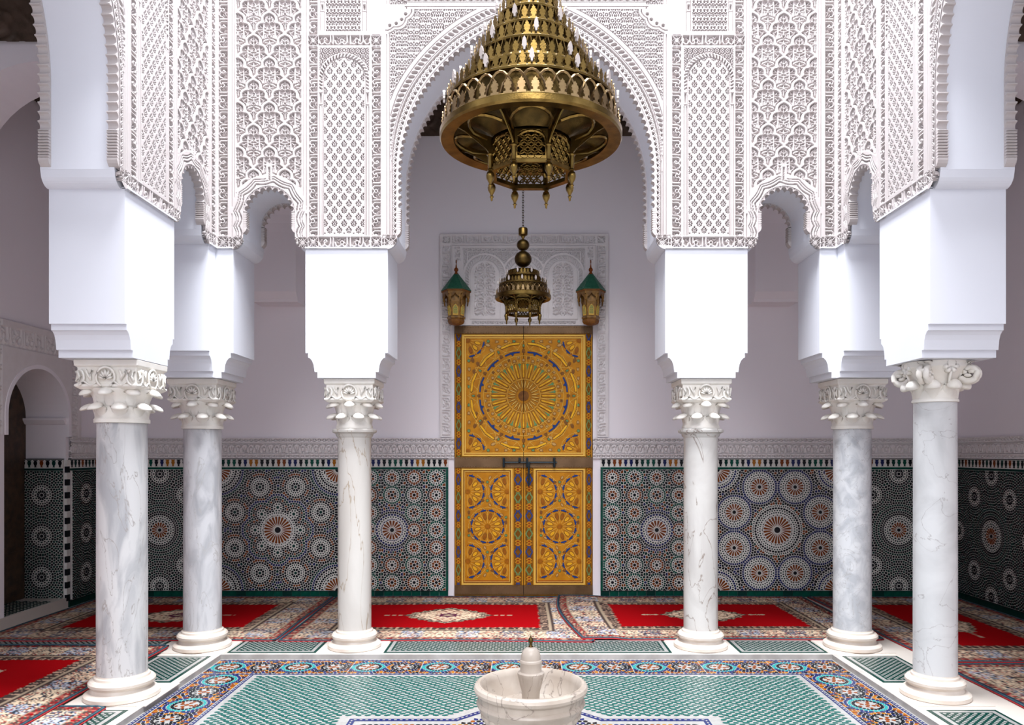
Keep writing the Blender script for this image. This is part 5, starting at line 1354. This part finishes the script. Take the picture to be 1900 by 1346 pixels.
# ------------------------------------------------------------------ brass chandeliers
def merlon_poly(w, h):
    R = [(.56, 0), (.56, .16), (.24, .20), (.30, .34), (.46, .36), (.40, .52), (.52, .56), (.40, .72), (.24, .74), (.28, .86), (.14, .88), (0, 1.0)]
    return [(x * w, y * h) for x, y in R] + [(-x * w, y * h) for x, y in reversed(R[:-1])]
def flame_poly(w, h):
    R = [(.18, 0), (.22, .2), (.5, .3), (.4, .5), (.44, .55), (.3, .8), (0, 1.0)]
    return [(x * w, y * h) for x, y in R] + [(-x * w, y * h) for x, y in reversed(R[:-1])]
def ringm(r0, r1, z0, z1, n=56):
    return MB().lathe([(r0, z0), (r1, z0), (r1, z1), (r0, z1), (r0, z0)], n)
def pierced_tube(b, pts, w): b.tube(pts, w, 4)
def chandelier(label, loc, rim_r, rim_z, tiers, drum_r, drum_z0, drum_z1, mer_w, mer_h, scale_d, chain_top, balls=None, lamp_every=5, big=True):
    x, y = loc
    T = thing('brass_chandelier', label, 'chandelier', (x, y, rim_z)); o = rim_z
    rw = rim_r * .15
    me = MB().lathe([(rim_r - rw, .012), (rim_r - rw, 0), (rim_r - .006, -.006), (rim_r, .004), (rim_r, .028), (rim_r - .012, .034), (rim_r - rw, .03), (rim_r - rw, .012)], 72).mesh('rim', 'brass'); autosmooth(me, .5); link('rim', me, T)
    allt = [(rim_r - .012, .03)] + [(r, z - o) for r, z in tiers]
    for i, (r, z) in enumerate(allt[:-1]):
        r2, z2 = allt[i + 1]; n = max(12, int(2 * PI * r / (mer_w * (1.65 if i == 0 else 1.12)))); mh = mer_h if i == 0 else mer_h * .9; mw = mer_w if i == 0 else mer_w * .82
        rb = max(r2 + .004, r - .045) if i == 0 else r2 + .006
        # ledge, band behind, top ring
        me = MB().lathe([(rb - .01, z - .002), (r + .004, z - .004), (r + .006, z + .004), (r, z + .01), (rb - .01, z + .01)], 60).mesh('tier_ring', 'brass'); autosmooth(me, .5); link('tier_ring', me, T)
        b = MB(); na = max(14, int(2 * PI * rb / (mer_w * (2.0 if i == 0 else 1.1)))); hb = z2 - z
        for k in range(na):
            if i == 0:
                b.tube([((rb) * math.cos(2 * PI * (k + 2 * q / 8) / na), rb * math.sin(2 * PI * (k + 2 * q / 8) / na), z + .008 + (hb - .02) * math.sin(PI * q / 8) ** .7) for q in range(9)], .0058 if big else .004, 4)
            else:
                for s in (-1, 1): b.tube([(rb * math.cos(2 * PI * (k + .5 * s * (q - .5) * 1.6) / na), rb * math.sin(2 * PI * (k + .5 * s * (q - .5) * 1.6) / na), z + .006 + (hb - .012) * q) for q in (0, .5, 1)], .0045 if big else .0032, 4)
        link('pierced_band', b.mesh('pierced_band', 'brass_pale' if i == 0 else 'brass', False), T)
        if i: link('engraved_band', MB().lathe([(rb + .004, z + .004), (rb + .004, z + hb * .36), (rb - .004, z + hb * .40)], 60).mesh('engraved_band', 'brass_pale', True), T)
        me = MB().lathe([(rb - .02, z), (rb - .022, z2)], 48).mesh('shade_liner', 'brass_dark', True); link('shade_liner', me, T)  # dark cylinder added to stand for the shaded interior behind the holes
        mb_ = MB(); mb_.prism(merlon_poly(mw, mh), lambda u, v, d: (u, -d, v), 0, .003); mm = mb_.mesh('merlon', 'brass_pale' if i == 0 else 'brass')
        fb = MB(); fb.prism(flame_poly(mw * .8, mh * .95), lambda u, v, d: (u, -d, v), -.004, .006); fm = fb.mesh('lamp_glass', 'candle_glass')
        for k in range(n):
            a = 2 * PI * (k + .25 * i) / n
            link('merlon', mm, T, ((r - .001) * math.cos(a), (r - .001) * math.sin(a), z + .004), (0, 0, a + PI / 2))
            if i > 0 and lamp_every and k % lamp_every == 2:
                link('lamp_glass', fm, T, ((r + .014) * math.cos(a), (r + .014) * math.sin(a), z + .012), (0, 0, a + PI / 2))
    r, z = allt[-1]
    me = MB().lathe([(0, z + .01), (r, z + .008), (r + .006, z), (r, z - .006), (0, z - .006)], 40).mesh('top_plate', 'brass'); autosmooth(me, .5); link('top_plate', me, T)
    # drum below: eight pierced panels
    N = 8; zb, zt = drum_z0 - o, drum_z1 - o; dr = drum_r; side_w = 2 * dr * math.sin(PI / N); ap = dr * math.cos(PI / N)
    me = MB().lathe([(dr * .9, zb), (dr * 1.02, zb - .004), (dr * 1.03, zb + .012), (dr * .97, zb + .018), (dr * .9, zb + .014), (dr * .9, zb)], N).mesh('drum_ring', 'brass'); link('drum_ring', me, T, rot=(0, 0, PI / 8))
    pb = MB(); hw = side_w / 2; H = zt - zb - .02
    fr = .012 * scale_d
    for q in ((-hw, -hw + fr, 0, H), (hw - fr, hw, 0, H), (-hw, hw, 0, fr), (-hw, hw, H - fr, H)): pb.box(q[0], q[1], -.003, .004, q[2], q[3])
    for row in range(5):
        for kx in range(-2, 3):
            cx_ = (kx + (.5 if row % 2 else 0)) * hw * .42; cz_ = H * (.14 + .17 * row)
            if abs(cx_) > hw * .82: continue
            pb.tube([(max(-hw, min(hw, cx_ + hw * .27 * math.cos(t))), -.001, cz_ + H * .15 * math.sin(t)) for t in np.linspace(0, 2 * PI, 11)[:-1]], .0036 * scale_d, 4, closed=True)
    pb.tube([(-hw * .86, 0, H * .5)] + [(hw * .86 * math.cos(t), 0, H * .6 + H * .34 * math.sin(t)) for t in np.linspace(PI, 0, 11)] + [(hw * .86, 0, H * .5)], .006 * scale_d, 5)
    for sg in (-1, 1): pb.add([(sg * hw, 0, H), (sg * hw * .3, 0, H), (sg * hw * .62, 0, H * .88), (sg * hw, 0, H * .68)], [(0, 1, 2, 3)])
    pm = pb.mesh('pierced_panel', 'brass')
    fb_ = MB(); hg = rim_r * .86 - dr; P = [(dr * 1.0, zb + .05 * scale_d), (dr + hg * .12, zb + (zt - zb) * .55), (dr + hg * .38, zb + (zt - zb) * .85), (dr + hg * .75, zt + .005), (dr + hg, zt + .02)]
    Vf = []; 
    for rr, zq in P: Vf += [(rr, -.004, zq), (rr, .004, zq), (rr - .018 * scale_d, .004, zq + .022 * scale_d), (rr - .018 * scale_d, -.004, zq + .022 * scale_d)]
    Ff = [(j * 4 + i, j * 4 + (i + 1) % 4, (j + 1) * 4 + (i + 1) % 4, (j + 1) * 4 + i) for j in range(len(P) - 1) for i in range(4)] + [(3, 2, 1, 0), tuple(len(Vf) - 4 + i for i in range(4))]
    fb_.add(Vf, Ff)
    fb_.add([(dr, -.002, zt), (dr, .002, zt), (dr + hg * .9, .002, zt + .02), (dr + hg * .9, -.002, zt + .02), (dr + .01, -.002, zb + .08 * scale_d), (dr + .01, .002, zb + .08 * scale_d)], [(0, 4, 3), (1, 2, 5), (4, 5, 2, 3)])
    fmx = fb_.mesh('bracket', 'brass')
    s_ = scale_d
    pp = [(0, -.105), (.005, -.10), (.006, -.088), (.011, -.083), (.006, -.078), (.008, -.07), (.017, -.055), (.020, -.04), (.016, -.026), (.008, -.018), (.014, -.013), (.008, -.006), (.010, .0), (.011, .05), (.017, .056), (.014, .062), (0, .064)]
    pend = MB().lathe([(r * s_, z * s_) for r, z in pp], 14).mesh('pendant', 'brass'); autosmooth(pend, .7)
    for k in range(N):
        a = 2 * PI * k / N; am = a + PI / 8
        link('pierced_panel', pm, T, (ap * math.cos(a), ap * math.sin(a), zb + .014), (0, 0, a + PI / 2))
        link('bracket', fmx, T, rot=(0, 0, am)); link('pendant', pend, T, (dr * 1.04 * math.cos(am), dr * 1.04 * math.sin(am), zb + .012))
    ab = MB()
    for k in range(N):
        a0 = 2 * PI * k / N - PI / 8; P = []
        for q in np.linspace(0, 1, 11):
            a = a0 + q * PI / 4; rr = dr * 1.12 + (rim_r - rw - dr * 1.15) * math.sin(PI * q) ** .55; P.append((rr * math.cos(a), rr * math.sin(a), zt - .012 * s_ + .03 * s_ * math.sin(PI * q)))
        ab.tube(P, .008 * s_, 5)
    ab.build('vault_arch', 'brass', T)
    # vaulted tray between drum and rim
    n = 64; V = []; rows = 7
    for j in range(rows):
        q = j / (rows - 1)
        for i in range(n):
            a = 2 * PI * i / n; lob = abs(math.sin(4 * (a - PI / 8)))
            rr = dr * .97 + (rim_r - rw * .9 - dr * .97) * q; V.append((rr * math.cos(a), rr * math.sin(a), zt + (.004 + .05 * s_ * math.sin(PI * q) ** .8 * (.35 + .65 * lob)) * 1.0 + (.02) * q))
    F = [(j * n + i, j * n + (i + 1) % n, (j + 1) * n + (i + 1) % n, (j + 1) * n + i) for j in range(rows - 1) for i in range(n)]
    link('vaulted_tray', mesh('vaulted_tray', V, F, 'brass_dark', True), T)
    if balls:
        for rr, zq, sq in balls:
            me = MB().lathe([(0, zq - o - sq * rr)] + [(rr * math.sin(PI * i / 12), zq - o - sq * rr * math.cos(PI * i / 12)) for i in range(1, 12)] + [(0, zq - o + sq * rr)], 24).mesh('ball_knop', 'brass_dark', True); link('ball_knop', me, T)
    # chain
    zs = (balls[-1][1] + balls[-1][0] if balls else tiers[-1][1]) - o
    b = MB(); b.tube([(0, 0, allt[-1][1]), (0, 0, zs + .03)], .012 * s_, 8); b.build('stem', 'brass', T)
    if balls:
        me = MB().lathe([(.012, zs), (.02, zs + .02), (.043, zs + .035), (.045, zs + .09), (.040, zs + .10), (0, zs + .10)], 20).mesh('cup', 'brass'); autosmooth(me, .6); link('cup', me, T); zs += .1
    b = MB(); L = .03; n = int((chain_top - o - zs) / (L * .8))
    for k in range(n):
        zc2 = zs + L * .8 * k + L / 2; f = k % 2
        b.tube([((.008 * math.cos(t)) * (1 - f), (.008 * math.cos(t)) * f, zc2 + L * .55 * math.sin(t)) for t in np.linspace(0, 2 * PI, 9)[:-1]], .0028, 4, closed=True)
    b.build('chain', 'brass_dark', T)
    return T
ZBEAM = 6.9
b = MB(); b.box(XL - TH, XR + TH, YC - .07, YC + .07, ZBEAM, ZBEAM + .16)
tag(b.build('ceiling_beam', 'wood_dark'), 'wooden beam across the top of the court carrying the chandelier', kind='structure')
chandelier('huge tiered brass chandelier hanging in the middle of the court', ((985 - 971) * YC / F_PX, YC), .4215, 3.045,
    [(.386, 3.20), (.315, 3.286), (.262, 3.395), (.205, 3.495), (.150, 3.598), (.105, 3.70), (.06, 3.80)], .193, 2.885, 3.035, .034, .068, 1.0, ZBEAM, None)
chandelier('small brass chandelier with ball knops hanging before the gilded door', ((970.5 - 971) * 7.2 / F_PX, 7.2), .268, 3.065,
    [(.225, 3.19), (.155, 3.275), (.145, 3.32)], .165, 2.92, 3.05, .027, .052, .95, zc, [(.082, 3.445, .95), (.061, 3.58, .9)], 4, False)

# ------------------------------------------------------------------ wall lanterns
def lantern(px, label):
    kk = 8.19 / F_PX; x = (px - 971) * kk
    T = thing('wall_lantern', label, 'lantern', (x, 8.185, 2.985)); z = lambda py: EYE + (840 - py) * kk - 2.985
    N = 6; rot = (0, 0, 0)
    prof = []; n = 9
    ra, za, re, ze = .012, z(508), .158, z(541)
    for i in range(n):
        q0 = i / n; q1 = (i + 1) / n
        prof += [(ra + (re - ra) * q0 + (.004 if i else 0), za + (ze - za) * q0 - (.003 if i else 0)), (ra + (re - ra) * q1 + .004, za + (ze - za) * q1 - .003)]
    link('roof', MB().lathe(prof, N).mesh('roof', 'roof_green'), T)
    b = MB()
    for k in range(N):
        a = 2 * PI * k / N; b.tube([(ra * math.cos(a), ra * math.sin(a), za + .004), (re * 1.02 * math.cos(a), re * 1.02 * math.sin(a), ze + .004)], .005, 5)
    b.build('roof_rib', 'roof_green', T)
    for k in range(N):
        a0, a1 = 2 * PI * k / N, 2 * PI * (k + 1) / N
        b = MB()
        for i in range(1, n):
            for j in range(2 * i):
                if True:
                    q = (i + .45) / n; r = (ra + (re - ra) * q + .006); f = (j + .5) / (2 * i)
                    p0 = Vector((r * math.cos(a0), r * math.sin(a0), 0)); p1 = Vector((r * math.cos(a1), r * math.sin(a1), 0)); c = p0.lerp(p1, f); zz_ = za + (ze - za) * q
                    dv = (p1 - p0).normalized() * .003; ov = Vector((math.cos((a0 + a1) / 2), math.sin((a0 + a1) / 2), 0)); dn = ov * ((re - ra) / n * .45) + Vector((0, 0, (ze - za) / n * .45))
                    up = ov * .003 + Vector((0, 0, .003))
                    b.add([tuple(c + Vector((0, 0, zz_)) + q_) for q_ in (-dv - dn, dv - dn, dv + dn, -dv + dn, -dv - dn + up, dv - dn + up, dv + dn + up, -dv + dn + up)], [(4, 5, 6, 7), (0, 1, 5, 4), (1, 2, 6, 5), (2, 3, 7, 6), (3, 0, 4, 7)])
        tag(b.build('roof_tile_ribs', 'roof_green', T), kind='stuff')
    fin = [(.0, z(482)), (.006, z(483)), (.007, z(487)), (.004, z(490)), (.007, z(494)), (.009, z(497)), (.02, z(499)), (.024, z(501.5)), (.018, z(504)), (.010, z(505)), (.022, z(508)), (.024, z(510)), (.0, z(510))]
    me = MB().lathe(fin, 16).mesh('finial', 'tile_rust'); autosmooth(me, .8); link('finial', me, T)
    # eave and scalloped cornice
    link('eave', MB().lathe([(.0, ze), (.162, ze - .002), (.164, ze - .012), (.15, ze - .02), (.0, ze - .02)], N).mesh('eave', 'paint_brown'), T)
    apo = .148 * math.cos(PI / N); sw = .148 * math.sin(PI / N); hc = z(541) - z(566)
    for k in range(N):
        a = 2 * PI * (k + .5) / N
        b = MB(); R = [(-sw, 0), (sw, 0), (sw, -hc), (sw * .86, -hc * 1.02), (sw * .80, -hc * .72), (sw * .62, -hc * .66), (sw * .58, -hc * .42), (sw * .3, -hc * .36), (0, -hc * .16)]
        poly = R + [(-x_, y_) for x_, y_ in reversed(R[2:-1])]
        cols_ = poly
        b.prism(cols_, lambda u, v, d: (u, -d + .22 * -v * -1 * 0 - 0 + (-v) * .18, v), -.004, .004)
        # leaning inwards towards the body
        link('cornice_arch', b.mesh('cornice_arch', 'lantern_gold'), T, (apo * math.cos(a), apo * math.sin(a), ze - .015), (0, 0, a + PI / 2))
    for k in range(N):
        a = 2 * PI * k / N
        me = MB().lathe([(.0, -.075), (.006, -.07), (.009, -.055), (.006, -.04), (.012, -.03), (.012, 0), (0, 0)], 8).mesh('drop', 'lantern_gold', True)
        link('drop', me, T, (.135 * math.cos(a), .135 * math.sin(a), ze - .045))
    zb = z(603)
    body = [(.0, ze - .02), (.10, ze - .02), (.104, z(562)), (.098, z(566)), (.088, z(588)), (.098, z(589)), (.098, z(592)), (.086, z(594)), (.083, z(600)), (.0, z(602.5))]
    link('body', MB().lathe(body, N).mesh('body', 'lantern_gold'), T)
    link('base', MB().lathe([(.088, z(594)), (.091, z(596)), (.087, z(599)), (.075, z(602)), (.05, z(603.5)), (0, z(604))], N).mesh('base', 'paint_brown'), T)
    for k in range(N):
        a = 2 * PI * (k + .5) / N; r = .099 * math.cos(PI / N)
        H = z(567) - z(587); w2 = .028
        b = MB()
        arch = [(-w2, 0), (w2, 0), (w2, H * .7), (w2 * .55, H * .88), (0, H), (-w2 * .55, H * .88), (-w2, H * .7)]
        b.prism(arch, lambda u, v, d: (u, -d - v * .10, v), -.004, .003, 0)
        b.prism(shrink(arch, .8), lambda u, v, d: (u, -d - v * .10, v), .003, .005, 1, False)
        for kx in range(-1, 2):
            for kz in range(5):
                b.tube([(kx * .013 + .007 * math.cos(t), -.006 - (.02 + kz * .018) * .10, .02 + kz * .018 + .009 * math.sin(t)) for t in np.linspace(0, 2 * PI, 7)[:-1]], .0016, 4, 0, True)
        link('lattice_window', b.mesh('lattice_window', mats=['gold_line', 'paint_green']), T, ((r * .90) * math.cos(a), (r * .90) * math.sin(a), z(587)), (0, 0, a + PI / 2))
    b = MB(); b.box(-.03, .03, .06, .18, z(590), z(550)); b.build('wall_bracket', 'wood_dark', T)
    return T
lantern(846.5, 'green-roofed gilded wall lantern at the left of the door arch')
lantern(1096, 'green-roofed gilded wall lantern at the right of the door arch')

# ------------------------------------------------------------------ carpets
def carpet_colors(S, Tm, w, h, seed):
    """S,Tm: metres from the centre, long side along S"""
    rng = np.random.RandomState(seed)
    RED, DRED = np.array((.27, .0010, .004)), np.array((.22, .004, .008)); CRE, BLU, BRN, PNK, NVY = map(np.array, ((.52, .40, .28), (.30, .33, .40), (.06, .04, .035), (.30, .07, .055), (.012, .03, .05)))
    ex, ey = w / 2 - np.abs(S), h / 2 - np.abs(Tm); e = np.minimum(ex, ey); along = np.where(ex < ey, Tm, S); al = np.abs(along)
    C = np.zeros(S.shape + (3,)); C[:] = RED
    N1 = rng.rand(64, 64); q = lambda a, s: (np.floor(np.abs(a) / s).astype(int))
    r1 = N1[q(al, .013) % 24, q(e, .013) % 64]; r2 = N1[q(al, .013) % 31 + 30, q(e, .013) % 64]
    blk = np.floor((al + .06) / .20).astype(int) % 4
    main = np.where((blk == 0)[..., None], CRE, np.where((blk == 1)[..., None], BLU, np.where((blk == 2)[..., None], CRE * .75 + PNK * .25, BRN * .6 + BLU * .4)))
    acc = np.where((r2 > .6)[..., None], BRN, np.where((r2 > .35)[..., None], PNK * .8, NVY))
    main = np.where((r1 > .58)[..., None], acc, np.where((r1 < .22)[..., None], CRE * 1.15, main))
    guard = np.where((np.mod(al, .06) < .03)[..., None], BRN, CRE * .6 + PNK * .3); guard = np.where((r1 > .6)[..., None], BRN * .8, guard)
    edge = np.where((np.mod(al, .07) < .035)[..., None], PNK, DRED); edge = np.where((r1 > .62)[..., None], BRN, np.where((r1 < .15)[..., None], CRE * .7, edge))
    b0, b1, b2, b3, b4 = .025, .085, .10, .325, .345
    ragged = .012 * (rng.rand(400)[q(along + 5, .013) % 400])
    C = np.where((e < .445 + ragged)[..., None], guard, C); C = np.where((e < .365)[..., None], CRE * .6, C); C = np.where((e < b4)[..., None], BRN, C); C = np.where((e < b3)[..., None], main, C); C = np.where((e < b2)[..., None], CRE * .55, C); C = np.where((e < b1)[..., None], edge, C)
    C = np.where((e < b0)[..., None], NVY, C)
    # medallion
    fx, fy = w / 2 - .445, h / 2 - .445
    an = np.arctan2(Tm / (fy * .62), S / (fx * .47)); rad = np.hypot(S / (fx * .47), Tm / (fy * .62)); rad = (np.abs(S / (fx * .47)) ** 1.35 + np.abs(Tm / (fy * .62)) ** 1.35) ** (1 / 1.35)
    lob = 1 + .05 * np.cos(an * 16); m = rad / lob
    r3 = N1[q(S, .015) % 32, q(Tm, .015) % 32 + 16]
    med = np.where((r3 > .78)[..., None], PNK * .8, np.where((r3 < .14)[..., None], BRN * 2, CRE * 1.35))
    med = np.where((m > .8)[..., None], np.where((r3 > .45)[..., None], BRN, CRE * .7), med); med = np.where((m < .27 + .04 * np.cos(an * 8))[..., None], np.array((.10, .02, .05)), med); med = np.where((m < .12)[..., None], CRE * .7, med)
    C = np.where((m < 1)[..., None], med, C)
    pen = (np.abs(np.abs(S) - fx * .60) < fx * .10) & (np.abs(Tm) < .022); C = np.where((pen & (r3 > .35))[..., None], CRE * .8, C)
    return np.clip(C, .002, 1)
def carpet(label, cx, cy, w, h, rot, seed, z=.004, warp=None, grp='red carpets'):
    T = thing('red_carpet', label, 'carpet', (cx, cy, 0), (0, 0, rot), grp)
    st = .0125; nu, nv = int(w / st), int(h / st)
    U, V = np.meshgrid(np.linspace(-w / 2, w / 2, nu + 1), np.linspace(-h / 2, h / 2, nv + 1))
    C = carpet_colors(U, V, w, h, seed)
    rng = np.random.RandomState(seed + 50); ph = rng.rand(4) * 6
    Z = z + .010 + .0018 * np.sin(U * 5 + ph[0]) * np.sin(V * 4 + ph[1]) + rng.rand(*U.shape) * .0012
    X = U + .005 * np.sin(V * 4.1 + ph[2]) * (np.abs(U) / w * 2) ** 2; Y = V + .012 * np.sin(U * 3.1 + ph[3]) * (np.abs(V) / h * 2) ** 2
    if warp: X, Y, Z = warp(X, Y, Z, w, h)
    co = np.stack([X, Y, Z], -1); idx = np.arange((nu + 1) * (nv + 1)).reshape(nv + 1, nu + 1)
    quads = np.stack([idx[:-1, :-1], idx[:-1, 1:], idx[1:, 1:], idx[1:, :-1]], -1).reshape(-1, 4)
    rimi = np.concatenate([idx[0, :-1], idx[:-1, -1], idx[-1, :0:-1], idx[:0:-1, 0]])
    flat = co.reshape(-1, 3); low = flat[rimi].copy(); low[:, 2] = z - .001 if not warp else np.maximum(z - .001, low[:, 2] - .012); k0 = len(flat); m = len(rimi)
    sk = np.stack([rimi, np.roll(rimi, -1), k0 + np.roll(np.arange(m), -1), k0 + np.arange(m)], -1)
    me = qmesh('pile', np.concatenate([flat, low]), np.concatenate([quads, sk]), 'carpet_wool')
    cc = np.concatenate([C.reshape(-1, 3), np.tile(np.array([[.25, .005, .01]]), (m, 1))]); cc = np.concatenate([cc, np.ones((len(cc), 1))], 1).astype(np.float32)
    at = me.color_attributes.new('weave', 'FLOAT_COLOR', 'POINT'); at.data.foreach_set('color', cc.reshape(-1))
    link('pile', me, T)
    step = 6; rp = flat[rimi][::step]
    b = MB(); b.tube([(p[0], p[1], p[2] - .002) for p in rp], .0075, 5, 0, True); link('dark_binding', b.mesh('dark_binding', 'binding_navy', True), T)
    cen = rp.mean(0); dirv = rp - cen
    b = MB(); b.tube([(p[0] + np.sign(d[0]) * .008 * (abs(d[0]) / w > abs(d[1]) / h), p[1] + np.sign(d[1]) * .008 * (abs(d[1]) / h >= abs(d[0]) / w), max(z + .002, p[2] - .010)) for p, d in zip(rp, dirv)], .0055, 5, 0, True); link('red_binding', b.mesh('red_binding', 'binding_red', True), T)
    return T
mat('binding_navy', (.012, .03, .05), .8, col2=(.03, .08, .10), nscale=60); mat('binding_red', (.30, .006, .01), .8)
def warp_c(X, Y, Z, w, h):
    k = np.clip((-X - w / 2 + .5) / .5, 0, 1); return X + k * (.08 * np.sin((Y / h + .5) * PI * 1.0) * -1 + .12 * (-Y / h)), Y, Z + .013 * np.clip((-X - w / 2 + .45) / .15, 0, 1)
def warp_b(X, Y, Z, w, h):
    k = np.clip((X - w / 2 + .6) / .6, 0, 1); return X, Y - .04 * k * (-Y / h + .5), Z
ycar, hcar = 7.345, 1.93
carpet('red carpet with cream medallion spread at the foot of the gilded door', -.73, ycar, 2.66, hcar, 0, 3, .004, warp_b)
carpet('red carpet overlapping its neighbour, right of the gilded door', 1.755, ycar + .02, 2.62, hcar - .04, 0, 5, .005, warp_c)
carpet('red carpet in the rear left corner behind the far column', -3.362, ycar, 2.53, hcar - .02, 0, 9, .004)
carpet('red carpet in the rear right corner along the right wall', 3.93, 7.01, 2.56, 1.58, PI / 2, 11, .004)
carpet('red carpet in the right aisle, cut by the right picture edge', 3.92, 4.34, 2.62, 1.60, PI / 2, 13, .004)
carpet('red carpet in the left aisle beside the nearest left column', -3.76, 4.86, 2.60, 1.72, PI / 2, 15, .018)
carpet('partly covered carpet at the lower left corner of the picture', -3.42, 3.42, 2.58, 1.62, PI / 2, 17, .004)
